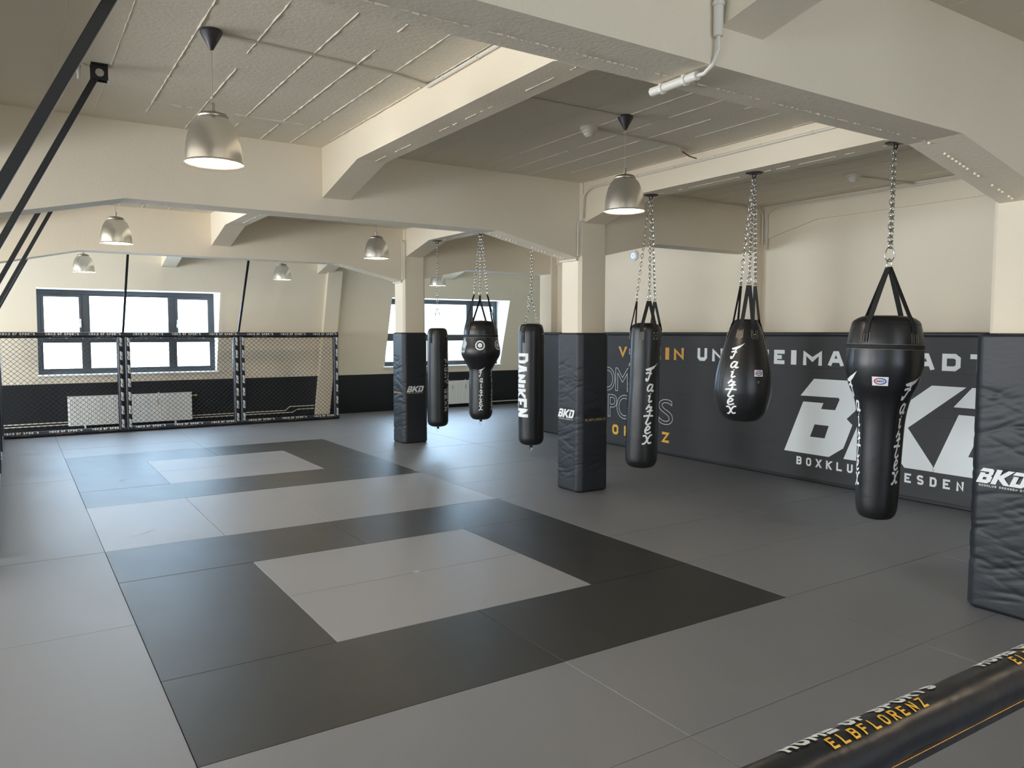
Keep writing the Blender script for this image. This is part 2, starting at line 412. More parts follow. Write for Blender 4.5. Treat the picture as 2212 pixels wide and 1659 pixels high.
# beams between them
def lengthwise(x0, x1, ya, yb, haunch=True):
    P = [(ya, 3.23), (ya+.9, 3.43), (yb-.9, 3.43), (yb, 3.225), (yb, ZC+.02), (ya, ZC+.02)]
    b = MB().ext([(x0, a, c) for a, c in P], (x1-x0, 0, 0))
    ridge(b, (x0+x1)/2+.03, ya+.9, (x0+x1)/2+.03, yb-.9, 3.43, .007, .5, .03)
    return struct(b.build('ceiling_beam', WALL))
bays = [(UY[0]+.33, UY[1]+.03), (UY[1]+.33, UY[2]+.03), (UY[2]+.33, UY[3]+.03), (UY[3]+.33, 13.25)]
for ya, yb in bays:
    lengthwise(1.94, 2.21, ya, yb); lengthwise(5.12, 5.43, ya, yb); lengthwise(-1.25, -.95, ya, yb)
for ya, yb in bays[:3]: lengthwise(8.325, 8.5, ya, yb)
lengthwise(8.15, 8.5, 9.02, 13.25)
# columns
def column(x0, x1, y0, y1, ch=.035):
    P = [(x0+ch, y0), (x1-ch, y0), (x1, y0+ch), (x1, y1-ch), (x1-ch, y1), (x0+ch, y1), (x0, y1-ch), (x0, y0+ch)]
    return struct(MB().ext([(a, b, -.04) for a, b in P], (0, 0, ZC+.05)).build('column', WALL))
for y0 in UY:
    column(5.065, 5.485, y0, y0+.385); column(-1.37, -.955, y0, y0+.385)
    column(8.20, 8.42, y0, y0+.385, .008)
# right wall, rear wall, left wall with windows
struct(MB().box(8.35, 13.4, -9.3, 9.05, -.14, ZC+.1).build('wall_right', WALL))
struct(MB().box(13.2, 13.4, 9.0, 14.6, -.14, ZC+.1).build('wall_far_right', WALL))
def holed(x0, x1, z0, z1, holes):
    """rects covering a wall minus window holes, as (xa, xb, za, zb)"""
    out = []; x = x0
    for a, b, c, d in sorted(holes):
        out += [(x, a, z0, z1), (a, b, z0, c), (a, b, d, z1)]; x = b
    return out+[(x, x1, z0, z1)]
b = MB()
for a, bb, c, d in holed(-9.3, 14.6, -.14, ZC+.1, [(y-1.7, y+1.7, 1.1, 2.8) for y in (-5.2, -.2, 4.8, 9.8)]):
    if bb > a: b.box(-7.2, -7.0, a, bb, c, d)
struct(b.build('wall_left', WALL))
b = MB()
for a, bb, c, d in holed(-7.2, 8.4, -.14, ZC+.1, [(-.5, 4.5, 1.1, 2.8)]):
    b.box(a, bb, -9.3, -9.1, c, d)
struct(b.build('wall_rear', WALL))
# back wall: leans into the room as it rises, black paint below 0.92 m, window openings with deep reveals
YB = lambda z: 14.20-.30*z
WIN = [(-.20, 3.08), (6.98, 10.30)]; WZ0, WZ1, WY = 1.10, 2.76, 14.02
b = MB()
def quad(xa, xb, za, zb, mi=0):
    if xb > xa and zb > za: b.add([(xa, YB(za), za), (xb, YB(za), za), (xb, YB(zb), zb), (xa, YB(zb), zb)], [(0, 1, 2, 3)], mi)
quad(-7.2, 13.4, -.14, .92, 1)
for a, bb, c, d in holed(-7.2, 13.4, .92, 3.30, [(p, q, WZ0, WZ1) for p, q in WIN]): quad(a, bb, c, d)
y3 = YB(3.30)
b.add([(-7.2, y3, 3.3), (13.4, y3, 3.3), (13.4, y3-.05, ZC+.1), (-7.2, y3-.05, ZC+.1)], [(0, 1, 2, 3)])
for p, q in WIN:
    for x in (p, q): b.add([(x, YB(WZ0), WZ0), (x, WY+.1, WZ0), (x, WY+.1, WZ1), (x, YB(WZ1), WZ1)], [(0, 1, 2, 3)], 2)
    for z in (WZ0, WZ1): b.add([(p, YB(z), z), (q, YB(z), z), (q, WY+.1, z), (p, WY+.1, z)], [(0, 1, 2, 3)], 2)
struct(b.build('wall_back', [WALL, BLACKPAINT, REVEAL]))
b = MB()
for xa, xb in ((5.33, 5.66),):
    b.add([(xa, YB(0)-.13, 0), (xb, YB(0)-.13, 0), (xb, YB(0)+.1, 0), (xa, YB(0)+.1, 0), (xa, YB(3.3)-.13, 3.3), (xb, YB(3.3)-.13, 3.3), (xb, YB(3.3)+.1, 3.3), (xa, YB(3.3)+.1, 3.3)],
          [(0, 1, 5, 4), (1, 2, 6, 5), (3, 0, 4, 7), (4, 5, 6, 7)])
struct(b.build('trim_1', WALL))

def window(n, p, q):
    f = MB(); y0, y1 = WY, WY+.07; W = q-p
    c1, c2 = p+W*.255, p+W*.745
    f.box(p, q, y0, y1, WZ1-.09, WZ1); f.box(p, q, y0, y1, WZ0, WZ0+.09)
    f.box(p, p+.08, y0, y1, WZ0+.09, WZ1-.09); f.box(q-.08, q, y0, y1, WZ0+.09, WZ1-.09)
    f.box(c1-.06, c1+.06, y0, y1, WZ0+.09, WZ1-.09); f.box(c2-.06, c2+.06, y0, y1, WZ0+.09, WZ1-.09)
    zt = 1.80
    for a, bb in ((p+.08, c1-.06), (c1+.06, c2-.06), (c2+.06, q-.08)): f.box(a, bb, y0, y1, zt-.06, zt+.06)
    fr = struct(f.build('window_%d' % n, FRAME, bevel=.006))
    for i, (a, bb) in enumerate(((p+.08, c1-.06), (c1+.06, c2-.06), (c2+.06, q-.08))):
        for j, (za, zb) in enumerate(((WZ0+.09, zt-.06), (zt+.06, WZ1-.09))):
            s = MB()
            if i != 1 and j == 1:
                for r_ in ((a, bb, za, za+.05), (a, bb, zb-.05, zb), (a, a+.05, za+.05, zb-.05), (bb-.05, bb, za+.05, zb-.05)):
                    s.box(r_[0], r_[1], y0-.015, y1-.02, r_[2], r_[3])
            else:
                for r_ in ((a, bb, za, za+.02), (a, bb, zb-.02, zb), (a, a+.02, za+.02, zb-.02), (bb-.02, bb, za+.02, zb-.02)):
                    s.box(r_[0], r_[1], y0+.01, y1-.02, r_[2], r_[3])
            so = s.build('window_sash', FRAME, fr, bevel=.004)
            MB().box(a+.01, bb-.01, y0+.035, y0+.041, za+.01, zb-.01).build('glass_pane', GLASS, so)
            if i != 1 and j == 1:
                hx = bb-.03 if i == 0 else a+.03
                h = MB().box(hx-.014, hx+.014, y0-.03, y0-.015, za+.16, za+.24).tube([(hx, y0-.03, za+.2), (hx, y0-.06, za+.2), (hx, y0-.06, za+.33)], .011, 8)
                h.build('window_handle', HANDLE, so, smooth=40)
    s = MB().box(p-.03, q+.03, YB(WZ0)-.05, WY, WZ0-.035, WZ0-.002); s.build('window_sill', REVEAL, fr, bevel=.008)
window(1, *WIN[0]); window(2, *WIN[1])
def sidewin(n, axis, c, a, bb):
    f = MB()
    def bx(p, q, z0, z1):
        if axis == 'x': f.box(c, c+.06, p, q, z0, z1)
        else: f.box(p, q, c, c+.06, z0, z1)
    bx(a, bb, 1.1, 1.17); bx(a, bb, 2.73, 2.8); bx(a, a+.07, 1.17, 2.73); bx(bb-.07, bb, 1.17, 2.73)
    for k in (1, 2): bx(a+(bb-a)*k/3-.05, a+(bb-a)*k/3+.05, 1.17, 2.73)
    struct(f.build('window_%d' % n, FRAME))
for k, yy in enumerate((-5.2, -.2, 4.8, 9.8)): sidewin(3+k, 'x', -7.13, yy-1.7, yy+1.7)
sidewin(7, 'y', -9.23, -.5, 4.5)

# ---------------------------------------------------------------- floor mats
ORD = ['first', 'second', 'third', 'fourth', 'fifth', 'sixth', 'seventh', 'eighth', 'ninth', 'tenth', 'eleventh', 'twelfth', 'thirteenth', 'fourteenth', 'fifteenth', 'sixteenth', 'seventeenth']
SM = [(2.06, 2.02, .05, .035, .3), (.42, 4.55, .09, .03, .8), (.55, 7.6, .08, .03, .4)]
def floormat(u0, u1, y0, y1, m_, label, group, smudges=()):
    smudges = [q for q in SM if u0*U < q[0] < u1*U and y0 < q[1] < y1]
    x0, x1 = u0*U, u1*U; g = .0016; lift = random.uniform(-.0015, 0)
    b = MB().box(x0+g-x0, x1-g-x0, g, y1-y0-g, -.04, lift); ms = [m_]
    if smudges:
        ms.append(SMUDGE)
        for (sx, sy, a, bb, rot) in smudges:
            v = [(sx-x0, sy-y0, lift+.0006)]; k = 22
            for i in range(k):
                t = 2*pi*i/k; r = random.uniform(.55, 1); px, py = a*r*cos(t), bb*r*sin(t)
                v.append((sx-x0+px*cos(rot)-py*sin(rot), sy-y0+px*sin(rot)+py*cos(rot), lift+.0006))
            b.add(v, [(0, i+1, (i+1) % k+1) for i in range(k)], 1)
    o = b.build('floor_mat', ms, bevel=.002); o.location = (x0, y0, 0)
    return tag(o, label, 'mat', group)
for nm, v, g in (('near', 0, 'mats of the near dark square'), ('far', 6, 'mats of the far dark square')):
    floormat(0, 2, v, v+1, MAT_DARK, 'dark mat, front left piece of the %s dark square' % nm, g)
    floormat(2, 4, v, v+1, MAT_DARK, 'dark mat, front right piece of the %s dark square' % nm, g)
    floormat(0, 1, v+1, v+3, MAT_DARK, 'dark mat forming the left side of the %s dark square' % nm, g)
    floormat(3, 4, v+1, v+3, MAT_DARK, 'dark mat forming the right side of the %s dark square' % nm, g)
    floormat(0, 2, v+3, v+4, MAT_DARK, 'dark mat, back left piece of the %s dark square' % nm, g)
    floormat(2, 4, v+3, v+4, MAT_DARK, 'dark mat, back right piece of the %s dark square' % nm, g)
    floormat(1, 3, v+1, v+2, MAT_LIGHT, 'light grey mat, front half of the pale centre of the %s dark square' % nm, g)
    floormat(1, 3, v+2, v+3, MAT_LIGHT, 'light grey mat, back half of the pale centre of the %s dark square' % nm, g)
g = 'light grey mats between the dark squares'
floormat(0, 1, 4, 6, MAT_LIGHT, 'light grey mat between the dark squares, leftmost of the band', g)
floormat(1, 2, 4, 6, MAT_LIGHT, 'light grey mat between the dark squares, second from the left', g)
floormat(2, 4, 4, 5, MAT_LIGHT, 'light grey mat between the dark squares, right end, nearer of two', g)
floormat(2, 4, 5, 6, MAT_LIGHT, 'light grey mat between the dark squares, right end, farther of two', g)
for k, y in enumerate(range(12, -5, -2)):
    floormat(-1, 0, y, y+2, MAT_GREY, 'grey mat in the strip left of the dark squares, %s from the far cage fence' % ORD[k], 'grey mats left of the dark squares')
for k, y in enumerate(range(10, 14)):
    floormat(0, 2, y, y+1, MAT_GREY, 'grey mat behind the far dark square, left column, %s row back' % ORD[k], 'grey mats behind the far dark square')
    floormat(2, 4, y, y+1, MAT_GREY, 'grey mat behind the far dark square, right column, %s row back' % ORD[k], 'grey mats behind the far dark square')
for k, y in enumerate(range(-1, -5, -1)):
    floormat(0, 2, y, y+1, MAT_GREY, 'grey mat in front of the near dark square, left column, %s row out' % ORD[k], 'grey mats in front of the near dark square')
    floormat(2, 4, y, y+1, MAT_GREY, 'grey mat in front of the near dark square, right column, %s row out' % ORD[k], 'grey mats in front of the near dark square')
for k, y in enumerate(range(13, -4, -1)):
    floormat(4, 6, y, y+1, MAT_GREY, 'grey mat right of the dark squares in the column line, %s from the back wall' % ORD[k], 'grey mats right of the dark squares')
    floormat(6, 8, y, y+1, MAT_GREY, 'grey mat in the column beside the lettered wall padding, %s from the back wall' % ORD[k], 'grey mats beside the wall padding')
for k, y in enumerate(range(13, 8, -1)):
    floormat(8, 10, y, y+1, MAT_GREY, 'grey mat beyond the end of the wall padding, %s from the back wall' % ORD[k], 'grey mats in the far right corner')
    floormat(10, 12, y, y+1, MAT_GREY, 'grey mat farthest right by the second window, %s from the back wall' % ORD[k], 'grey mats in the far right corner')

# ---------------------------------------------------------------- wall padding with print
T = thing('wall_padding', 'long dark padded banner with BKD print along the right wall', 'wall padding', (8.02, 3.4, 0))
XP = 0.0
b = MB().box(0, .165, -5.2, 5.6, .02, 1.905)
o = b.build('pad_cover', BANNER, T, bevel=.030, seg=4, solid=True)
b = MB().box(-.004, .165, -5.2, 5.605, 1.895, 1.94)
b.build('top_piping', BANDARK, T, bevel=.012)
b = MB().box(-.003, .165, -5.2, 5.605, .0, .05); b.build('bottom_piping', BANDARK, T, bevel=.012)
b = MB()
for z in (.45, .995, 1.48):
    pts = [(-.0012, y*.1-5.1, z+.006*sin(y*.37)+.004*sin(y*1.3)) for y in range(0, 106)]
    b.strip(pts, (0, 0, .005), .0012)
b.build('seam', BANDARK, T)
def wl(s, z): return (-.0025, -s-3.4, z)          # s = -y in the room
b = MB()
Lt = [('V', -6.432, .195), ('E', -6.13, .16), ('R', -5.87, .18), ('E', -5.59, .16), ('I', -5.326, .083), ('N', -5.141, .213)]
for ch, s, wd in Lt:
    if ch == 'I': b.map2([ribbon([(s+wd/2, 1.51), (s+wd/2, 1.70)], wd)], wl)
    else: b.map2(letter(ch, s, wd, .19, .052, y=1.51), wl)
b.build('orange_lettering', ORANGE, T)
b = MB()
for ch, s, wd in [('U', -4.648, .19), ('N', -4.36, .21), ('D', -4.05, .2), ('H', -3.54, .19), ('E', -3.263, .17), ('I', -2.992, .083), ('M', -2.807, .28), ('A', -2.435, .21),
                  ('T', -2.14, .18), ('S', -1.86, .18), ('T', -1.58, .18), ('A', -1.305, .2), ('D', -1.019, .2), ('T', -.721, .19)]:
    if ch == 'I': b.map2([ribbon([(s+wd/2, 1.515), (s+wd/2, 1.705)], wd)], wl)
    else: b.map2(letter(ch, s, wd, .19, .052, y=1.515), wl)
x = -2.868
for ch in 'BOXKLUB DRESDEN':
    if ch != ' ': b.map2(letter(ch, x, .078, .108, .024, y=.204), wl)
    x += .1468
b.build('white_lettering', BANWHITE, T)
b = MB()
for v, fcs in [tess(pc, 99) for pc in BKD]: b.add([wl(p[0]-3.063, p[1]) for p in v], fcs)
b.build('club_logo', BANWHITE, T)
b = MB()
for ch, x0, x1, z0, z1 in [('H', -7.2, -6.97, .945, 1.334), ('O', -6.93, -6.534, .94, 1.34), ('M', -6.512, -6.16, .947, 1.334), ('E', -6.11, -5.9, .947, 1.334),
                           ('O', -8.1, -7.74, .48, .88), ('F', -7.69, -7.49, .487, .87), ('S', -7.06, -6.76, .48, .88), ('P', -6.70, -6.474, .489, .87), ('O', -6.473, -6.07, .48, .88),
                           ('R', -6.03, -5.77, .487, .87), ('T', -5.76, -5.47, .487, .87), ('S', -5.455, -5.147, .482, .88)]:
    b.map2(outline(ch, x0, x1, z0, z1, .009), wl)
b.build('outlined_lettering', BANWHITE, T)
b = MB()
for i, ch in enumerate('ELBFLORENZ'): b.map2(letter(ch, -8.094+i*.302, .155, .17, .042, y=.192), wl)
b.build('district_lettering', ORANGE2, T)

# ---------------------------------------------------------------- column pads
def colpad(x, y, label, logo, words):
    T = thing('column_pad', label, 'column pad', (x, y, 0), 0, 'padded covers round the columns')
    w_, h_ = .475, 1.93; c0 = .055
    P = [(c0, 0), (w_-c0, 0), (w_, c0), (w_, w_-c0), (w_-c0, w_), (c0, w_), (0, w_-c0), (0, c0)]
    q = [(.07, .07), (w_-.07, .07), (w_-.07, w_-.07), (.07, w_-.07)]
    b = MB(); N = 200; ring = []
    # fine loops so the cloth can carry real creases
    per = []
    for i in range(8):
        a, c = Vector(P[i]), Vector(P[(i+1) % 8]); k = max(2, int((c-a).length/.02)); per += [a.lerp(c, j/k) for j in range(k)]
    n = len(per); cx = Vector((w_/2, w_/2)); v = []
    rnd = random.Random(int(x*100+y*10)); cr_ = [(rnd.uniform(.10, 1.55), (pi+rnd.uniform(-.9, .9)) if rnd.random() < .62 else rnd.uniform(0, 6.28), rnd.uniform(.025, .075), rnd.choice((-1, 1, 1))*rnd.uniform(.15, .6), rnd.uniform(.002, .005)) for _ in range(110)]
    for k in range(N+1):
        z = h_*k/N
        for i, p in enumerate(per):
            ang = math.atan2(p.y-cx.y, p.x-cx.x); d = 0
            for (zc, ac, wd, sl, am) in cr_:
                da = (ang-ac+pi) % (2*pi)-pi
                if abs(da) < 1.3 and abs(z-zc) < .35:
                    zz = (z-zc-sl*da*.22)/(wd*.28); d -= am*math.exp(-zz*zz)*math.exp(-(da/.42)**2)
            e = min(1, k/2, (N-k)/2); d -= (1-e)*.02
            nrm = (p-cx).normalized(); v.append((p.x+nrm.x*d, p.y+nrm.y*d, z))
    fc = [(k*n+i, k*n+(i+1) % n, (k+1)*n+(i+1) % n, (k+1)*n+i) for k in range(N) for i in range(n)]
    base = len(v); top = [(q[0][0], q[0][1]), (q[1][0], q[1][1]), (q[2][0], q[2][1]), (q[3][0], q[3][1])]
    b.add(v, fc)
    inn = [((p.x-cx.x)*.80+cx.x, (p.y-cx.y)*.80+cx.y, h_) for p in per]
    s0 = N*n; b.v += inn; b.f += [(s0+i, s0+(i+1) % n, base+(i+1) % n, base+i) for i in range(n)]; b.m += [0]*n
    b.build('padded_cover', PAD, T, smooth=50)
    faces = {'left': lambda a, z: (-.0055, w_-a, z), 'front': lambda a, z: (a, -.0055, z)}
    fn = faces[logo]
    MB().map2([([(px+.055, pz+.895) for px, pz in v_], f_) for v_, f_ in bkd(.105, .03)], fn).build('club_logo', WHITE, T)
    t2, _ = text('BOXKLUB DRESDEN EV', .075, .0125, .0045, .014, .004, y=.872)
    MB().map2(t2, fn).build('small_lettering', GREYPRINT, T)
    fn = faces[words]
    t2, e_ = text('ELBFLORENZ', .09, .022, .010, .026, .006, y=.868)
    MB().map2(t2, fn).build('orange_lettering', mat('pad_orange', (.55, .36, .14), .5), T)
    b = MB()
    t2, e_ = text('HOME', .15, .04, .008, .05, .009, y=.97); b.map2(t2, fn)
    t2, e_ = text('OF SPORTS', .085, .030, .006, .05, .008, y=.905, sp=.02); b.map2(t2, fn)
    b.build('dark_lettering', DARKPRINT, T)
    return T
colpad(5.035, 3.705, 'dark padded column cover in the middle, lit creases on its left face', 'left', 'front')
colpad(5.035, 8.615, 'dark padded column cover farthest away, left of the slim hanging bag', 'front', 'left')
colpad(5.0, -1.255, 'dark padded column cover at the right edge beside the big lettering', 'left', 'front')

# ---------------------------------------------------------------- cage fence
def sleeve_text(mb, fn, n, start, pitch, h, rr):
    lg = bkd(h, .02)
    for k in range(n):
        mb.map2([([(px, py) for px, py in v], f_) for v, f_ in lg], lambda a, c: fn(start+k*pitch-a, c), 1)
def panel(W=2.15, H=1.93):
    """local: x along the panel, -y is the side facing the gym"""
    T = thing('cage_panel', '', 'cage fence', (0, 0, 0), 0, 'cage fence panels')
    r = .056
    for nm, z in (('top_rail_sleeve', H-r), ('bottom_rail_sleeve', r)):
        b = MB().tube([(.001, 0, z), (W*.25, 0, z+.001), (W*.5, 0, z-.001), (W*.75, 0, z+.001), (W-.001, 0, z)], r, 18)
        up = 8 if nm[0] == 't' else 26
        fn = lambda a, c, z=z, up=up: (a, -(r+.0015)*cos(R(up)+c/r), z+(r+.0015)*sin(R(up)+c/r))
        for k in range(3):
            x = .17+k*.70
            t2, e_ = text('HOMe OF SPORTS', x, .030, .0115, .046, .0115, y=-.008, sp=.022); b.map2(t2, fn, 1)
            t2, e_ = text('ELBFLORENZ', x+.12, .016, .014, .018, .005, y=-.040); b.map2(t2, fn, 2)
        for k in range(8):
            x = .14+k*.265; zz = z+(-r*1.02 if nm[0] == 't' else r*1.02)
            b.lathe([(.0, -.004), (.011, -.004), (.012, .004), (0, .004)], 8, (x, -.028, zz), 3)
        b.build(nm, [SLEEVE, GREYPRINT, BROWNPRINT if nm[0] == 'b' else mat('rail_orange', (.30, .19, .08), .5), CHROME], T, smooth=40)
    for k, x in enumerate((.064, W-.064)):
        b = MB().tube([(x, -.005, .05), (x, -.005, .5), (x, -.006, 1.0), (x, -.004, 1.5), (x, -.005, H-.09)], .056, 16)
        lg = bkd(.055, .02); rr = .0575
        for j in range(7):
            z0 = H-.10-j*.262
            b.map2(lg, lambda a, c, x=x, z0=z0: (x+rr*sin((c-.005)/rr), -.005-rr*cos((c-.005)/rr), z0-a), 1)
        for j in range(6):
            b.lathe([(.0, -.004), (.010, -.004), (.011, .004), (0, .004)], 8, (x+(.052 if k == 0 else -.052), -.02, .25+j*.27), 2)
        b.build('post_sleeve', [SLEEVE, WHITE, CHROME], T, smooth=40)
    b = MB()
    
    MB().box(.001, .02, -.02, .02, .0, H+.01).build('steel_post', BLACKMETAL, T)
    MB().box(W-.02, W-.001, -.02, .02, .0, H+.01).build('steel_post', BLACKMETAL, T)
    b = MB(); x0, x1, z0, z1 = .10, W-.10, .10, H-.11; pw, ph = .098, .088; sl = ph/pw
    def clip(xa, za, s_):
        # line through (xa,za) with slope s_ clipped to the rectangle
        pts = []
        for x in (x0, x1):
            z = za+(x-xa)*s_
            if z0 <= z <= z1: pts.append((x, z))
        for z in (z0, z1):
            x = xa+(z-za)/s_
            if x0 < x < x1: pts.append((x, z))
        pts.sort(); return pts if len(pts) >= 2 else None
    nn = int((x1-x0+(z1-z0)/sl)/pw)+2
    for i in range(nn):
        for s_, xa in ((sl, x0-(z1-z0)/sl+i*pw), (-sl, x0+i*pw)):
            p = clip(xa, z0, s_)
            if p:
                (xa_, za_), (xb_, zb_) = p[0], p[-1]; k = max(1, int((xb_-xa_)/pw*2)); e = .0035*(1 if s_ > 0 else -1)
                b.tube([(xa_+(xb_-xa_)*j/k, e*(1 if j % 2 else -1)*.6, za_+(zb_-za_)*j/k) for j in range(k+1)], .0032, 4)
    b.build('wire_mesh', MESHM, T)
    return T
p0 = panel(); p0.location = (-.965, 13.0, 0); p0['label'] = 'cage fence panel at the left edge, in front of the radiator'
dup(p0, (1.185, 13.0, 0), 0, 'middle cage fence panel of the far side, window right half behind it')
dup(p0, (3.335, 13.0, 0), 0, 'right cage fence panel of the far side with a free end post')
for k in range(4):
    dup(p0, (-.85, 4.26+k*2.15, 0), R(90), 'cage fence panel of the left side seen end-on, %s from the camera' % ORD[k])

# black braces from fence to ceiling
def brace(pt, pb, label, br=True):
    T = thing('ceiling_brace', label, 'brace', pt, 0, 'black braces holding the cage fence')
    d = Vector(pb)-Vector(pt); w_ = Vector((0, 1, 0)) if abs(d.x) > abs(d.y) else Vector((1, 0, 0))
    u_ = d.normalized(); s_ = u_.cross(w_).normalized(); a = -u_*-.03; e = d
    poly = [a+w_*.02+s_*.02, a-w_*.02+s_*.02, a-w_*.02-s_*.02, a+w_*.02-s_*.02]
    MB().ext(poly, e-a).build('brace_bar', BLACKMETAL, T, bevel=.003)
    so_ = MB().box(-.05, .05, -.05, .05, .032, .04).box(-.05, .05, -.036, -.030, -.062, .035).box(-.05, .05, .030, .036, -.062, .035)
    so_ = so_.build('ceiling_bracket', BLACKMETAL, T)
    MB().tube([(0, -.046, -.02), (0, .046, -.02)], .011, 6).tube([(0, -.041, -.02), (0, -.036, -.02)], .026, 16).build('bolt', CHROME, so_, smooth=40)
    return T
for y, xt, l in ((-.30, -.02, 'thickest black brace, running to the top left edge'), (2.36, -.075, 'black brace with a silver bolt on its ceiling bracket'),
                 (5.0, -.06, 'black brace just beyond the cross beam, left of its close twin'), (7.0, -.02, 'black brace just beyond the cross beam, right of its close twin'),
                 (11.0, -.08, 'thin black brace ending below the second cross beam at left')):
    brace((xt, y, ZC-.04), (xt-.505*1.72, y, 1.945), l)
brace((1.235, 12.10, ZC-.04), (1.19, 13.0, 1.945), 'thin black brace rising from the fence in front of the window')
brace((3.40, 12.10, ZC-.04), (3.345, 13.0, 1.945), 'thin black brace rising from the fence right of the window')

# near rail right under the camera
T = thing('padded_rail', 'black padded rail with orange lettering in the right foreground', 'rail', (-.75, -2.543, 0), -.015)
RZ, RR = 1.012, .058
b = MB(); path = []; rad = []
for i in range(90):
    x = i*.05; path.append((x, .0015*sin(i*.9), RZ+.0015*sin(i*.55))); rad.append(RR*(1+.012*sin(i*1.7)+.01*sin(i*.63)))
b.tube(path, rad, 28); b.build('rail_sleeve', SLEEVE, T, smooth=60)
a_ = R(228)
fl = MB(); fy, fz = cos(R(221)), sin(R(221))
fl.strip([(0, RR*fy*1.02, RZ+RR*fz*1.02), (4.45, RR*fy*1.02, RZ+RR*fz*1.02)], (0, .010, -.038), .006)
fl.build('closing_flap', SLEEVE, T)
st = MB()
for i in range(560):
    x = i*.008; st.tube([(x, RR*cos(R(211))*1.03, RZ+RR*sin(R(211))*1.03), (x+.0062, RR*cos(R(211))*1.03, RZ+RR*sin(R(211))*1.03)], .0011, 4)
st.build('orange_stitching', ORANGE, T)
fn = lambda a, c: (a, (RR+.002)*cos(R(104)-c/RR), RZ+(RR+.002)*sin(R(104)-c/RR))
b1 = MB(); b2 = MB()
for k in range(-1, 4):
    x = 1.428+k*.772
    t2, e_ = text('HOMe OF SPORTS', x, .0345, .0082, .038, .0100, .01, y=.019, sp=.022); b1.map2(t2, fn)
    t2, e_ = text('ELBFLORENZ', x+.104, .0205, .0165, .029, .0052, .01, y=-.0155); b2.map2(t2, fn)
b1.build('white_lettering', WHITE, T); b2.build('orange_lettering', ORANGE2, T)
for x in (.03, 4.42): MB().tube([(x, 0, 0), (x, 0, RZ)], .05, 16).build('rail_post', SLEEVE, T, smooth=40)

# ---------------------------------------------------------------- pendant lamps
def lamp():
    T = thing('pendant_lamp', '', 'lamp', (0, 0, 0), 0, 'aluminium pendant lamps')    # origin on the ceiling
    MB().lathe([(0, -.115), (.012, -.113), (.014, -.108), (.062, -.022), (.062, -.008), (.055, -.006), (.055, 0), (0, 0)], 24).build('ceiling_rose', BLACKPL, T, smooth=30)
    MB().tube([(0, 0, -.10), (0, 0, -.42)], .0022, 6).build('cord', WIRE, T)
    RIM = -.775; H = .30
    prof = [(.168, 0), (.170, .003), (.167, .008), (.162, .012), (.162, .05), (.158, .10), (.149, .15), (.134, .20), (.112, .24), (.085, .268), (.07, .278)]
    o = MB().lathe([(r, RIM+z) for r, z in prof]+[(.066, RIM+.275)]+[(r-.004, RIM+z-.003) for r, z in prof[::-1] if z > .01]+[(.160, RIM+.004), (.166, RIM+.0), (.168, RIM)], 48, mi=0, cap=False)
    n = len(prof)+1; 
    for i in range(n*48, (n+len(prof)-4)*48):
        if i < len(o.m): o.m[i] = 1
    o.build('lamp_shade', [ALU, ALUIN], T, smooth=40)
    MB().lathe([(.0, RIM+.305), (.04, RIM+.302), (.075, RIM+.29), (.088, RIM+.276), (.086, RIM+.268), (0, RIM+.268)], 32).lathe([(0, RIM+.29), (.012, RIM+.295), (.012, RIM+.352), (.009, RIM+.355), (0, RIM+.356)], 14).build('shade_cap', mat('lamp_cap_metal', (.38, .33, .28), .35, metal=.9), T, smooth=40)
    so_ = MB().lathe([(0, RIM+.268), (.022, RIM+.266), (.022, RIM+.215), (0, RIM+.213)], 16).build('bulb_socket', WPLAST, T, smooth=40)
    MB().lathe([(0, RIM+.055), (.02, RIM+.059), (.038, RIM+.08), (.045, RIM+.105), (.038, RIM+.135), (.020, RIM+.18), (.014, RIM+.213), (0, RIM+.213)], 20).build('light_bulb', BULB, so_, smooth=60)
    l = bpy.data.lights.new('bulb_glow', 'POINT'); l.energy = LAMP_W; l.color = (1, .80, .58); l.shadow_soft_size = .045
    lo = bpy.data.objects.new('bulb_glow', l); C.objects.link(lo); lo.parent = T; lo.location = (0, 0, RIM+.04)
    return T
LAMP_W = 20
L0 = lamp(); L0.location = (.42, 1.33, ZC); L0['label'] = 'aluminium pendant lamp nearest the camera, upper left'
for x, y, l in ((3.648, 1.35, 'lit aluminium pendant lamp left of the three right-hand punching bags'), (.41, 6.25, 'aluminium pendant lamp left of the far window, larger of the two'),
                (3.55, 6.25, 'aluminium pendant lamp left of the farthest padded column'), (.43, 11.15, 'aluminium pendant lamp above the left cage panel, smaller of the left two'),
                (3.73, 11.15, 'small aluminium pendant lamp above the right cage panel'), (7.03, 11.15, 'smallest pendant lamp, partly hidden behind a bag chain'),
                (.42, -3.55, 'aluminium pendant lamp out of view behind the camera'), (3.65, -3.55, 'aluminium pendant lamp out of view to the rear right')):
    dup(L0, (x, y, ZC), 0, l)

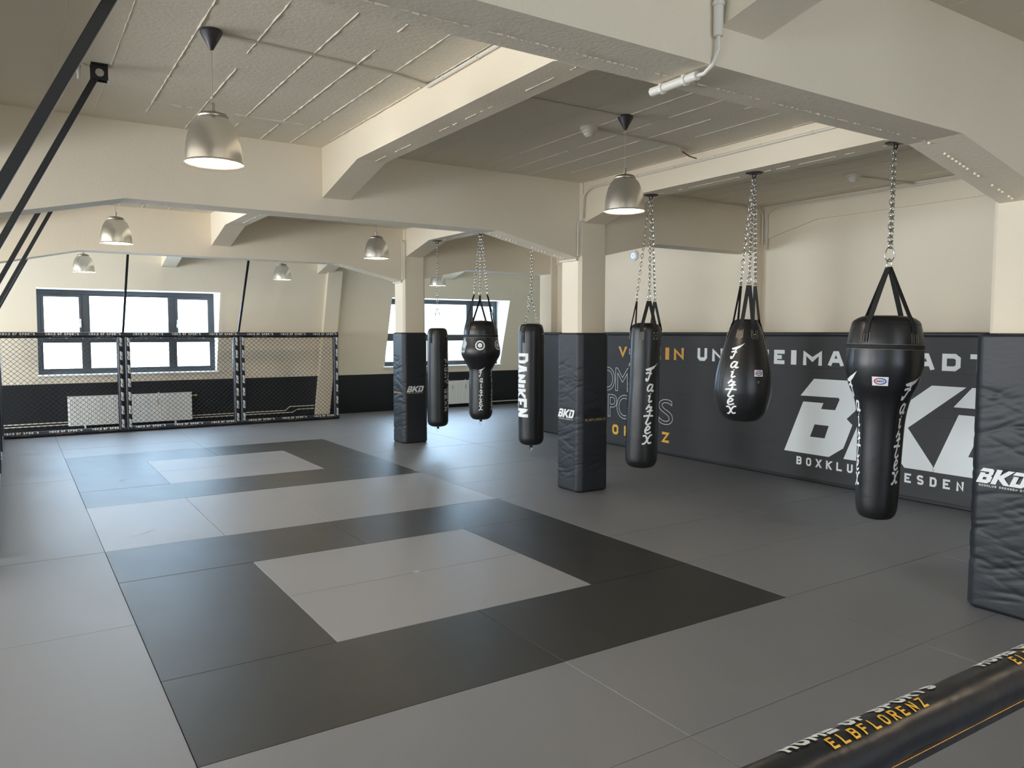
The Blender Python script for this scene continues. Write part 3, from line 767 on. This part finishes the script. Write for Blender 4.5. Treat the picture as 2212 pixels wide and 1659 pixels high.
# ---------------------------------------------------------------- chains and bags
def chain(mb, p0, p1, L=.056, W=.036, r=.0045, tw=0):
    p0, p1 = Vector(p0), Vector(p1); D = p1-p0; pitch = L-2.6*r; n = max(1, round((D.length-2*r)/pitch)); d = D.normalized()
    pitch = (D.length)/n; L = pitch+2.6*r
    a = d.cross(Vector((.3, 1, .1))).normalized(); b = d.cross(a)
    for i in range(n):
        c = p0+d*pitch*(i+.5); w_ = (a*cos(tw)+b*sin(tw)) if i % 2 == 0 else (b*cos(tw)-a*sin(tw)); h = L/2-W/2; pts = []
        for s_ in (1, -1):
            for k in range(6):
                t = -pi/2+pi*k/5; pts.append(c+d*s_*(h-r+(W/2-r)*cos(t)*1)+w_*s_*(W/2-r)*sin(t))
        mb.tube(pts, r, 6, closed=True)
    return mb
def carabiner(mb, c, h=.09, w_=.045, ang=0, r=.004):
    pts = []
    for k in range(16):
        t = 2*pi*k/16; x = w_/2*cos(t)*(1-.25*sin(t)); pts.append((c[0]+x*cos(ang), c[1]+x*sin(ang), c[2]+h/2*sin(t)))
    return mb.tube(pts, r, 6, closed=True)
def smooth_prof(pr, k=4): return [(max(0, a), b) for a, b in smoothpl(pr, k)]
ZB = 3.43
def bagbase(name, label, y, prof, wob=.012, x=5.27):
    T = thing(name, label, 'punching bag', (x, y, 0), 0, 'hanging punching bags')
    a0 = math.atan2(CAM.y-y, CAM.x-x)
    rnd = random.Random(int(y*77)); ph = [rnd.uniform(0, 6.28) for _ in range(8)]
    def wobf(t, z):
        return wob*(sin(2*t+ph[0]+z*3)*.5+sin(5*t+ph[1]+z*7)*.25+sin(z*13+ph[2])*.35+sin(3*t-z*9+ph[3])*.35)
    P = smooth_prof(prof)
    MB().lathe(P, 56, wob=wobf).build('bag_body', LEATHER, T, smooth=60)
    def rad(z):
        for (r0, z0), (r1, z1) in zip(P, P[1:]):
            if z0 != z1 and min(z0, z1) <= z <= max(z0, z1): return r0+(r1-r0)*(z-z0)/(z1-z0)
        return P[0][0]
    def surf(delta, z, off=.0025):
        t = a0+R(delta); r = rad(z)*(1+wobf(t % (2*pi), z))+off; return (r*cos(t), r*sin(t), z)
    def onbag(delta, zc, off=.0025):
        r0 = rad(zc)
        return lambda px, pz: surf(delta+math.degrees(px/r0), zc+pz, off)
    return T, a0, surf, onbag, rad
def swing(T, px, depth):
    """let the bag hang slightly out of plumb: foot moved sideways by px picture pixels towards the left"""
    th = px*depth/FPX/3.0; ax = Vector((cf.x, cf.y, 0)).normalized(); q = Matrix.Rotation(th, 3, ax)
    piv = Vector((T.location.x, T.location.y, ZB)); T.location = piv-q@Vector((0, 0, ZB)); T.rotation_euler = q.to_euler()
def plate(T):
    MB().lathe([(0, ZB-.004), (.03, ZB-.012), (.07, ZB-.010), (.078, ZB-.006), (.078, ZB), (0, ZB)], 28).build('ceiling_plate', DSTEEL, T, smooth=30)
    b = MB().tube([(-.022, 0, ZB-.006), (-.024, 0, ZB-.03), (-.012, 0, ZB-.048), (.012, 0, ZB-.048), (.024, 0, ZB-.03), (.022, 0, ZB-.006)], .006, 8)
    b.build('eye_bolt', BLACKMETAL, T, smooth=50)
def script_on(T, onbag, delta, ztop, h, wd, name='script_lettering', off=.003):
    fn = onbag(delta, ztop, off); MB().map2(fairtex(h, wd), fn).build(name, WHITE, T)
def makers_label(T, onbag, delta, z, w_=.075, h=.05):
    fn = onbag(delta, z, .003); fn2 = onbag(delta, z, .0042)
    b = MB(); k = 6
    for i in range(k): b.add([fn(-w_/2+w_*i/k, -h/2), fn(-w_/2+w_*(i+1)/k, -h/2), fn(-w_/2+w_*(i+1)/k, h/2), fn(-w_/2+w_*i/k, h/2)], [(0, 1, 2, 3)], 0)
    for side, mi in ((1, 1), (0, 2)):
        pts = [(w_*.36*cos(t), h*.32*sin(t)) for t in [pi/2+side*0+(pi*j/8)*(1 if side else -1) for j in range(9)]]
        b.map2([ribbon(pts, h*.11)], fn2, mi)
    t2, _ = text('Fairtex'.upper().replace('A', 'A'), -w_*.25, w_*.055, w_*.02, h*.2, h*.05, y=-h*.1); b.map2(t2, fn2, 2)
    b.build('maker_label', [LABELW, LABELR, LABELB], T)
def strapset(T, a0, surf, rings, ringr, ringz, ptop, pbot, spread, w_=.038, chains=True, ctop=ZB-.05, patch='rivet', rad=None, shoulder=None):
    """rings: azimuths; every ring carries a chain above and an inverted V of webbing below"""
    for dl in rings:
        t = a0+R(dl); rp = Vector((ringr*cos(t), ringr*sin(t), ringz)); tang = Vector((-sin(t), cos(t), 0))
        if chains:
            b = MB(); chain(b, (.012*cos(t), .012*sin(t), ctop), rp+Vector((0, 0, .045)), tw=dl*.01)
            b.build('chain', CHROME, T, smooth=60)
            b = MB(); carabiner(b, rp+Vector((0, 0, .028)), .075, .036, t+pi/2)
            b.build('snap_hook', CHROME, T, smooth=60)
        b = MB().tube([rp+Vector((0, 0, .02)), rp-tang*.024+Vector((0, 0, -.025)), rp+tang*.024+Vector((0, 0, -.025))], .0022, 6, closed=True)
        b.build('triangle_ring', CHROME, T, smooth=60)
        for s_ in (-1, 1):
            dd = dl+s_*spread; td = a0+R(dd); tg = Vector((-sin(td), cos(td), 0))
            top = rp+tang*s_*.006+Vector((0, 0, -.024))
            sh = Vector(surf(dd, ptop+.012, .006)); sh2 = Vector(surf(dd, ptop-.02, .004)); lo = Vector(surf(dd, pbot, .004))
            mid = [Vector(surf(dd, ptop-.02+(pbot-ptop+.02)*k/4, .004)) for k in range(1, 4)]
            path = [top]+([Vector(surf(dd, z, .006)) for z in shoulder] if shoulder else [sh])+[sh2]+mid+[lo]
            ws = [(tang*(1-k/(len(path)-1))+tg*(k/(len(path)-1))).normalized()*w_ for k in range(len(path))]
            so_ = MB().strip(path, ws, .004).build('strap', STRAP, T)
            # stitched patch
            b = MB(); k = 4; hh = .10 if patch == 'rivet' else .085
            for j in range(k):
                za, zb = pbot+.01-hh*j/k, pbot+.01-hh*(j+1)/k; da = math.degrees(.030/rad(pbot))
                b.add([surf(dd-da, zb, .0045), surf(dd+da, zb, .0045), surf(dd+da, za, .0045), surf(dd-da, za, .0045)], [(0, 1, 2, 3)], 0)
            da = math.degrees(.027/rad(pbot)); z0, z1 = pbot+.004, pbot+.004-hh+.012
            if patch == 'rivet':
                b.tube([surf(dd-da, z0, .006), surf(dd+da, z0, .006), surf(dd+da, z1, .006), surf(dd-da, z1, .006)], .0011, 4, closed=True, mi=1)
                for (ax, zz) in ((-.6, .012), (.6, .012), (0, .043), (-.6, .075), (.6, .075)):
                    c = Vector(surf(dd+da*ax, pbot+.004-zz, .006)); b.lathe([(0, -.004), (.005, -.004), (.006, 0), (.005, .004), (0, .004)], 8, c, 2)
            else:
                for q in (1, .5):
                    b.tube([surf(dd-da*q, z0, .006), surf(dd-da*q, z1+.02*(1-q), .006), surf(dd-da*q*.5, z1-.01+.03*(1-q), .006), surf(dd+da*q*.5, z1-.01+.03*(1-q), .006), surf(dd+da*q, z1+.02*(1-q), .006), surf(dd+da*q, z0, .006)], .0012, 4, mi=1)
                c = Vector(surf(dd, pbot-.04, .006)); b.lathe([(0, -.004), (.005, -.004), (.006, 0), (.005, .004), (0, .004)], 8, c, 2)
            b.build('strap_patch', [LEATHER, STITCH, CHROME], so_)

# long straight bag (middle right)
T, a0, surf, onbag, rad = bagbase('punching_bag', 'long straight black punching bag with white script, beside the lit lamp', 2.77,
    [(0, .435), (.08, .437), (.135, .455), (.165, .50), (.173, .58), (.176, .9), (.172, 1.2), (.168, 1.5), (.170, 1.8), (.168, 1.93), (.155, 2.0), (.10, 2.035), (0, 2.04)])
plate(T); strapset(T, a0, surf, (12, -108, 132), .115, 2.30, 1.985, 1.94, 27, rad=rad)
script_on(T, onbag, 24, 1.60, .88, .115); makers_label(T, onbag, -82, 1.72, .06, .06)
script_on(T, onbag, -96, 1.60, .88, .115); swing(T, 15, 8.4)
# teardrop bag
T, a0, surf, onbag, rad = bagbase('teardrop_bag', 'black teardrop shaped punching bag with white script, hanging between two long bags', 1.38,
    [(0, 1.085), (.10, 1.09), (.165, 1.12), (.225, 1.20), (.258, 1.33), (.262, 1.42), (.250, 1.56), (.212, 1.74), (.160, 1.92), (.118, 2.02), (.09, 2.055), (0, 2.06)], .008)
plate(T); strapset(T, a0, surf, (5, -115, 125), .075, 2.40, 2.03, 1.955, 24, w_=.036, patch='u', rad=rad, shoulder=(2.03, 2.0))
script_on(T, onbag, -22, 1.83, .66, .088); makers_label(T, onbag, 32, 1.56, .085, .06)
t2, _ = text('S', 0, .012, 0, .018, .003, y=0); MB().map2(t2, onbag(30, 1.47)).build('size_mark', GREYPRINT, T)
b = MB()
for dd in (5, -55, 65): b.tube([surf(dd, 1.12+.088*k, .0012) for k in range(10)], .0016, 4)
b.build('body_seam', STRAP, T); swing(T, 21, 7.2)
# wide shouldered uppercut bag, near right
T, a0, surf, onbag, rad = bagbase('wide_shouldered_bag', 'largest black punching bag at right, wide shoulders and two columns of script', -.0,
    [(0, .43), (.08, .433), (.125, .45), (.150, .50), (.160, .60), (.163, .80), (.168, 1.05), (.178, 1.25), (.205, 1.40), (.255, 1.52), (.285, 1.66), (.281, 1.80), (.272, 1.90), (.255, 1.99), (.235, 2.03), (.16, 2.065), (0, 2.07)], .008)
plate(T)
b = MB()
for k, tw in ((0, 0), (1, .9)): chain(b, (.01*(1-2*k), .008, ZB-.05), (.012-.022*k, 0, 2.60), L=.062, W=.04, r=.005, tw=tw)
b.build('chain', CHROME, T, smooth=60)
b = MB(); carabiner(b, (0, 0, 2.56), .12, .065, a0+pi/2, .005); carabiner(b, (.0, 0, 2.48), .08, .04, a0+pi/2+.5, .005); b.build('snap_hook', CHROME, T, smooth=60)
for dl in (-30, 48, 150, -138):
    t = a0+R(dl); tg = Vector((-sin(t), cos(t), 0)); top = Vector((.012*cos(t), .012*sin(t), 2.455))
    path = [top, Vector((rad(2.02)*.86*cos(t), rad(2.02)*.86*sin(t), 2.075)), Vector(surf(dl, 2.0, .005)), Vector(surf(dl, 1.93, .005)), Vector(surf(dl, 1.86, .005))]
    so_ = MB().strip(path, [tg*.042]*5, .005).build('strap', STRAP, T)
    b = MB(); da = math.degrees(.032/rad(1.9))
    for q in (1, .4): b.tube([surf(dl-da*q, 1.855, .008), surf(dl-da*q, 1.93-.02*(1-q), .008), surf(dl+da*q, 1.93-.02*(1-q), .008), surf(dl+da*q, 1.855, .008)], .0013, 4)
    b.build('strap_stitching', STITCH, so_)
b = MB(); n = 60
for j in range(n):
    a1, a2 = 360*j/n, 360*(j+1)/n
    b.add([surf(a1, 1.805, .003), surf(a2, 1.805, .003), surf(a2, 1.84, .003), surf(a1, 1.84, .003)], [(0, 1, 2, 3)], 0)
for z in (1.803, 1.842, 2.0): b.tube([surf(360*j/n, z, .003) for j in range(n)], .0012, 4, closed=True, mi=0 if z == 2.0 else 1)
b.build('webbing_band', [STRAP, STITCH], T)
b = MB(); b.tube([surf(360*j/n, .625, .0008) for j in range(n)], .0012, 4, closed=True, mi=0)
for dd in (38, -48, 120, -130): b.tube([surf(dd, .64+.115*k, .0008) for k in range(11)], .0018, 4)
b.build('body_seam', STRAP, T)
script_on(T, onbag, 50, 1.60, .86, .12); script_on(T, onbag, -62, 1.62, .92, .12); makers_label(T, onbag, -4, 1.555, .115, .07); swing(T, 17, 6.0)
# slim bag with FIGHT GEAR
def fourchain(T, a0, surf, zs, ztop, rr, tail=True):
    b = MB(); chain(b, (0, 0, ZB-.045), (0, 0, zs+.05), tw=.3); b.build('chain', CHROME, T, smooth=60)
    b = MB(); carabiner(b, (0, 0, zs+.02), .08, .03, a0+pi/2)
    if tail: chain(b, (-.035*sin(a0)*-1, .035*cos(a0)*-1, zs+.06), (-.045*sin(a0)*-1, .045*cos(a0)*-1, zs-.10), L=.04, W=.024, r=.0035)
    if tail: b.tube([(0, 0, zs+.07), (.02*sin(a0), -.02*cos(a0), zs+.075), (.037*sin(a0), -.037*cos(a0), zs+.055)], .004, 6)
    b.build('snap_hook', CHROME, T, smooth=60)
    for dl in (-45, 45, 135, -135):
        t = a0+R(dl+8); e = (rr*cos(t), rr*sin(t), ztop)
        b = MB(); chain(b, (.006*cos(t), .006*sin(t), zs), e, L=.036, W=.022, r=.0032); b.build('hanging_chain', CHROME, T, smooth=60)
        b = MB(); tg = Vector((-sin(t), cos(t), 0)); dd = dl+8
        b.strip([Vector(e)+Vector((0, 0, -.01)), surf(dd, ztop-.05, .005), surf(dd, ztop-.11, .004), surf(dd, ztop-.17, .004), surf(dd, ztop-.24, .004)], tg*.036, .004, 0)
        for z_, s_ in ((.13, -.6), (.13, .6), (.22, 0)):
            c = surf(dd+math.degrees(.011*s_/.17), ztop-z_, .008); b.lathe([(0, -.004), (.005, -.004), (.006, 0), (.005, .004), (0, .004)], 8, c, 1)
        b.build('strap', [STRAP, CHROME], T)
def tailring(T, z, a0):
    b = MB().box(-.014, .014, -.014, .014, z-.035, z+.01); b.build('bottom_loop', STRAP, T)
    ax, ay = -sin(a0), cos(a0)
    MB().tube([(0, 0, z-.025), (-.028*ax, -.028*ay, z-.03), (-.006*ax, -.006*ay, z-.10), (.022*ax, .022*ay, z-.03)], .0028, 6, closed=True).build('bottom_ring', CHROME, T, smooth=60)
PR = [(0, .375), (.08, .378), (.14, .40), (.168, .45), (.172, .55), (.174, 1.1), (.171, 1.6), (.170, 1.85), (.164, 1.93), (.145, 1.985), (.10, 2.005), (0, 2.01)]
T, a0, surf, onbag, rad = bagbase('punching_bag', 'slim black punching bag lettered FIGHT GEAR beside the farthest padded column', 7.79, PR, .006)
plate(T); fourchain(T, a0, surf, 2.33, 2.0, .13); tailring(T, .375, a0)
b = MB(); t2, e_ = text('FIGHT GEAR', 0, .07, .028, .052, .013, .03, sp=.06)
fn = onbag(38, 1.0); b.map2([([(py, .50-px) for px, py in v], f_) for v, f_ in t2], fn); b.build('white_lettering', GREYPRINT, T)
b = MB(); t2, e_ = text('DANIKEN', 0, .13, .02, .12, .03, .02)
fn = onbag(62, 1.0); b.map2([([(py, .62-px) for px, py in v], f_) for v, f_ in t2], fn); b.build('brand_lettering', WHITE, T)
# bag with DANIKEN
PR2 = [(r, z+.03) for r, z in PR[:-5]]+[(.172, 1.9), (.165, 1.97), (.145, 2.03), (.10, 2.05), (0, 2.055)]
T, a0, surf, onbag, rad = bagbase('punching_bag', 'black punching bag with big white DANIKEN lettering left of the middle column', 5.06, PR2, .006)
plate(T); fourchain(T, a0, surf, 2.37, 2.04, .13); tailring(T, .405, a0)
b = MB(); x = 0
for i, ch in enumerate('DANIKEN'):
    wd = .048 if ch == 'I' else (.118 if i else .135)
    hh = .175+.05*abs(i-3)/3
    b.map2([([(py, .44-px) for px, py in v], f_) for v, f_ in (([ribbon([(x+wd/2, 0), (x+wd/2, hh)], .048, .02)]) if ch == 'I' else letter(ch, x, wd, hh, .042, .02))], onbag(-88, 1.215))
    x += wd+.014
b.build('white_lettering', WHITE, T)
# double body bag with targets
T, a0, surf, onbag, rad = bagbase('wide_headed_bag', 'black punching bag with bulging head and white ring targets', 6.40,
    [(0, .625), (.08, .628), (.13, .645), (.165, .70), (.174, .78), (.174, 1.1), (.172, 1.36), (.185, 1.41), (.235, 1.50), (.285, 1.59), (.292, 1.68), (.272, 1.78), (.256, 1.88), (.252, 1.97), (.225, 2.05), (.16, 2.10), (0, 2.115)], .006)
plate(T)
for dl in (-75, 78, 185):
    t = a0+R(dl); tg = Vector((-sin(t), cos(t), 0)); rp = Vector((.10*cos(t), .10*sin(t), 2.50))
    b = MB(); chain(b, (.01*cos(t), .01*sin(t), ZB-.05), rp+Vector((0, 0, .06))); b.build('chain', CHROME, T, smooth=60)
    b = MB(); carabiner(b, rp+Vector((0, 0, .03)), .085, .036, t+pi/2); b.build('snap_hook', CHROME, T, smooth=60)
    for s_ in (-1, 1):
        dd = dl+s_*30; td = a0+R(dd)
        path = [rp+Vector((0, 0, -.01)), Vector((.12*cos(t), .12*sin(t), 2.43)), Vector(surf(dd, 2.03, .006)), Vector(surf(dd, 1.97, .004)), Vector(surf(dd, 1.90, .004))]
        MB().strip(path, [Vector((-sin(td), cos(td), 0))*.034]*5, .004).build('strap', STRAP, T)
b = MB(); n = 56
for j in range(n): b.add([surf(360*j/n, 1.865, .003), surf(360*(j+1)/n, 1.865, .003), surf(360*(j+1)/n, 1.90, .003), surf(360*j/n, 1.90, .003)], [(0, 1, 2, 3)], 0)
for z in (1.863, 1.902): b.tube([surf(360*j/n, z, .003) for j in range(n)], .0012, 4, closed=True, mi=1)
b.build('webbing_band', [STRAP, STITCH], T)
for dl in (-2, 62, 178):
    b = MB(); fn = onbag(dl, 1.745, .003)
    b.map2([ribbon([(.062*cos(2*pi*k/28), .062*sin(2*pi*k/28)) for k in range(29)], .018)], fn)
    b.map2([ribbon([(.017*cos(2*pi*k/20), .017*sin(2*pi*k/20)) for k in range(21)], .034)], fn)
    b.build('ring_target', WHITE, T)
b = MB(); fn = onbag(-64, 1.735, .003); v = [fn(0, 0)]; kk = 28
for k in range(kk):
    q = 1+.10*sin(5*2*pi*k/kk); v.append(fn(.078*q*cos(2*pi*k/kk), .105*q*sin(2*pi*k/kk)))
b.add(v, [(0, k+1, (k+1) % kk+1) for k in range(kk)]); b.build('silver_sticker', SILVER, T)
script_on(T, onbag, 2, 1.42, .64, .075); script_on(T, onbag, 68, 1.42, .64, .075); script_on(T, onbag, -85, 1.42, .64, .075)
tailring(T, .63, a0)

# ---------------------------------------------------------------- radiators and heating pipes
def radiator(x0, W, z0, z1, label, legs=True):
    yb = YB(.4)-.04; T = thing('radiator', label, 'radiator', (x0, yb, 0), 0)
    y0, y1 = -.13, -.05
    b = MB().box(0, W, y0+.012, y1, z0, z1)
    n = int(W/.033)
    for i in range(n): b.box(.02+i*(W-.04)/n+.005, .02+(i+1)*(W-.04)/n-.006, y0, y0+.014, z0+.03, z1-.03)
    so_ = b.build('panel', RADIATOR, T, bevel=.003)
    MB().box(-.004, W+.004, y0-.006, y1+.006, z1, z1+.014).build('top_grille', RADIATOR, T)
    for x in (.12*W, .85*W): MB().box(x, x+.03, y0+.02, y1-.01, .0, z0+.02).build('leg', RADIATOR, T)
    MB().tube([(W, -.09, z1-.06), (W+.06, -.09, z1-.06)], .012, 8).tube([(W+.05, -.09, z1-.06), (W+.11, -.09, z1-.06)], .02, 10).build('valve', BRASS, T, smooth=40)
    for x in (.40*W, .70*W): MB().tube([(x, y0-.004, z1-.17), (x+.02, y0-.004, z1-.10), (x+.035, y0-.004, z1-.18), (x+.01, y0-.004, z1-.22)], .004, 6).build('drip_mark', BROWNPRINT, so_)
    MB().tube([(.72*W, y0+.04, z1+.014), (.72*W, y0+.04, z1+.035)], .014, 8).build('vent_cap', RADIATOR, T, smooth=40)
radiator(.27, 2.30, .07, .645, 'long white radiator behind the left cage fence')
radiator(8.35, 1.30, .09, .68, 'white radiator under the second window behind the hanging bags')
def pipe(name, pts, r, label, cat='pipe', m_=WPLAST, clips=0, parent=None):
    b = MB().tube(pts, r, 8)
    o = b.build(name, m_, parent, smooth=40)
    if label: tag(o, label, cat)
    return o
yp = YB(.1)-.06
pipe('heating_pipe', [(-.9, yp, .135), (4.62, yp, .135), (4.72, yp, .22), (5.30, yp, .22)], .011, 'upper thin white heating pipe at the foot of the black dado')
pipe('heating_pipe', [(-.9, yp, .085), (4.78, yp, .085), (4.90, yp, .15), (5.30, yp, .15)], .011, 'lower thin white heating pipe at the foot of the black dado')
pipe('heating_pipe', [(9.75, yp-.02, .08), (12.5, yp-.02, .08)], .012, 'white heating pipe on the floor right of the far radiator')

# ---------------------------------------------------------------- conduits, detectors
def conduit(label, pts, r=.011, m_=WPLAST, clipdir=(0, 0, 1), step=.6):
    T = thing('cable_conduit', label, 'conduit', pts[0], 0, None); o_ = Vector(pts[0])
    P = [Vector(p)-o_ for p in pts]
    Q = [P[0]]
    for i in range(1, len(P)-1):
        a = (P[i-1]-P[i]); c = (P[i+1]-P[i]); k = min(.05, a.length*.4, c.length*.4)
        A, B_ = P[i]+a.normalized()*k, P[i]+c.normalized()*k
        Q += [A.lerp(P[i], .0), (A+P[i]*2+B_)/4, B_]
    Q.append(P[-1])
    MB().tube(Q, r, 8).build('tube', m_, T, smooth=50)
    for a, c in zip(P, P[1:]):
        L = (c-a).length
        for j in range(int(L/step)+1):
            if L < .15: continue
            p = a.lerp(c, (j+.5)/(int(L/step)+1)); u_ = (c-a).normalized()*.008; MB().tube([p-u_, p+u_], r*1.22, 8).build('clip', m_, T)
xb = 5.105
conduit('white conduit high on the side of the bag beam in the near bay', [(xb, -.7, 3.62), (xb, 3.60, 3.62), (xb-.03, 3.71, 3.55), (xb-.03, 3.725, 3.28)], .013)
conduit('short white conduit across the front of the middle column', [(5.07, 3.732, 3.25), (5.46, 3.732, 3.25)], .012)
conduit('white conduit down the cross beam left of the middle column', [(5.05, 3.75, 3.25), (5.035, 3.752, 3.20), (5.035, 3.752, 2.84)], .012)
conduit('short white conduit at the top of the middle column left face', [(5.045, 3.78, 2.80), (5.045, 4.12, 2.80)], .014)
conduit('white conduit beside the farthest column', [(5.085, 9.3, 3.62), (5.04, 8.63, 3.5), (5.04, 8.635, 2.84)], .012)
conduit('short white conduit at the top of the farthest column', [(5.045, 8.69, 2.80), (5.045, 9.02, 2.80)], .014)
conduit('white conduit under the ceiling along the far side of the right bay', [(5.5, 3.745, 3.66), (8.22, 3.735, 3.66), (8.29, 3.72, 3.6), (8.29, 3.72, 3.18)], .012)
conduit('white conduit along the top of the right wall', [(8.31, 3.66, 3.10), (8.31, 3.66, 3.6), (8.305, 3.5, 3.66), (8.305, -1.0, 3.66)], .012)
conduit('short white conduit across the top of the right-hand column', [(5.045, -.86, 2.84), (5.045, -1.19, 2.84)], .015)
conduit('thick white conduit down the face of the nearest cross beam', [(1.90, -1.22, 3.70), (1.90, -1.22, 3.17)], .021, step=.3)
conduit('thick white conduit on the underside of the nearest cross beam', [(1.885, -1.12, 3.035), (1.885, -.84, 3.035)], .021, step=.16)
pipe('loose_cable', [(1.90, -1.22, 3.19), (1.90, -1.225, 3.12), (1.893, -1.20, 3.06), (1.885, -1.16, 3.032), (1.885, -1.06, 3.035)], .009, 'white cable bending round the edge of the nearest cross beam', 'cable')
pipe('ceiling_cable', [(.48, 1.35, ZC-.006), (1.62, 1.42, ZC-.006), (1.93, 1.50, ZC-.01)], .008, 'flat cable on the ceiling from the nearest lamp to the beam', 'cable')
conduit('conduit along the top edge of the beam near the nearest lamp', [(1.925, 1.5, ZC-.02), (1.925, .1, ZC-.02)], .014)
pipe('ceiling_cable', [(2.22, 1.36, ZC-.008), (3.60, 1.35, ZC-.008)], .008, 'white cable on the ceiling running to the lit lamp', 'cable')
conduit('white conduit from the smoke detector to the bag beam', [(3.69, 1.78, ZC-.015), (4.72, 1.82, ZC-.015), (4.9, 1.95, ZC-.015)], .010)
pipe('red_cable_end', [(4.88, 1.93, ZC-.015), (4.98, 1.93, ZC-.05), (5.08, 1.93, ZC-.06)], .006, 'short red cable between ceiling conduit and bag beam', 'cable', RED)
def detector(x, y, z, label):
    T = thing('smoke_detector', label, 'smoke detector', (x, y, z))
    k = 1.28
    q = lambda pr: [(a_*k, b_*k) for a_, b_ in pr]
    MB().lathe(q([(0, -.022), (.055, -.022), (.060, -.016), (.060, 0), (0, 0)]), 28).build('base', WPLAST, T, smooth=30)
    MB().lathe(q([(0, -.068), (.022, -.067), (.026, -.060), (.034, -.058), (.036, -.045), (.046, -.040), (.048, -.022), (0, -.022)]), 28).build('sensor_head', WPLAST, T, smooth=30)
detector(3.615, 1.78, ZC, 'white smoke detector on the ceiling left of the lit lamp')
detector(7.35, 1.72, ZC, 'white smoke detector on the ceiling of the right bay')
conduit('white conduit from the right bay detector to the wall', [(7.42, 1.72, ZC-.015), (8.25, 1.62, ZC-.015), (8.30, 1.58, ZC-.03)], .011)
T = thing('wall_signal', 'round white wall device with a blue light ring', 'signal device', (8.35, 6.42, 3.24))
MB().tube([(0, 0, 0), (-.045, 0, 0), (-.055, 0, 0)], [.085, .085, .07], 28).build('housing', WHITE, T, smooth=40)
MB().tube([(-.057, .038*cos(t), .038*sin(t)) for t in [2*pi*k/24 for k in range(24)]], .006, 6, closed=True).build('light_ring', LED, T)
T = thing('ceiling_hook', 'small white hook on a round plate beside the black bolted brace', 'hook', (-.19, 2.42, ZC))
MB().lathe([(0, -.006), (.05, -.005), (.054, 0), (0, 0)], 24).build('plate', WPLAST, T, smooth=30)
MB().tube([(0, 0, -.004), (0, 0, -.03), (.0, .0, -.095)], [.018, .014, .009], 10).build('stem', WPLAST, T, smooth=40)

# printed words belong to the surface they are printed on
MAIN = ('pad_cover', 'padded_cover', 'rail_sleeve', 'bag_body')
for o in [o for o in C.objects if o.type == 'MESH' and ('lettering' in o.name or 'size_mark' in o.name)]:
    T = o.parent; tgt = [c for c in T.children if c.name.split('.')[0] in MAIN]
    if not tgt: continue
    a, b_ = tgt[0].data, o.data; bm = bmesh.new(); bm.from_mesh(a); k = len(a.materials); n0 = len(bm.faces)
    for m_ in b_.materials: a.materials.append(m_)
    bm.from_mesh(b_); bm.faces.ensure_lookup_table()
    for f_ in bm.faces[n0:]: f_.material_index += k
    bm.to_mesh(a); bm.free(); bpy.data.objects.remove(o)
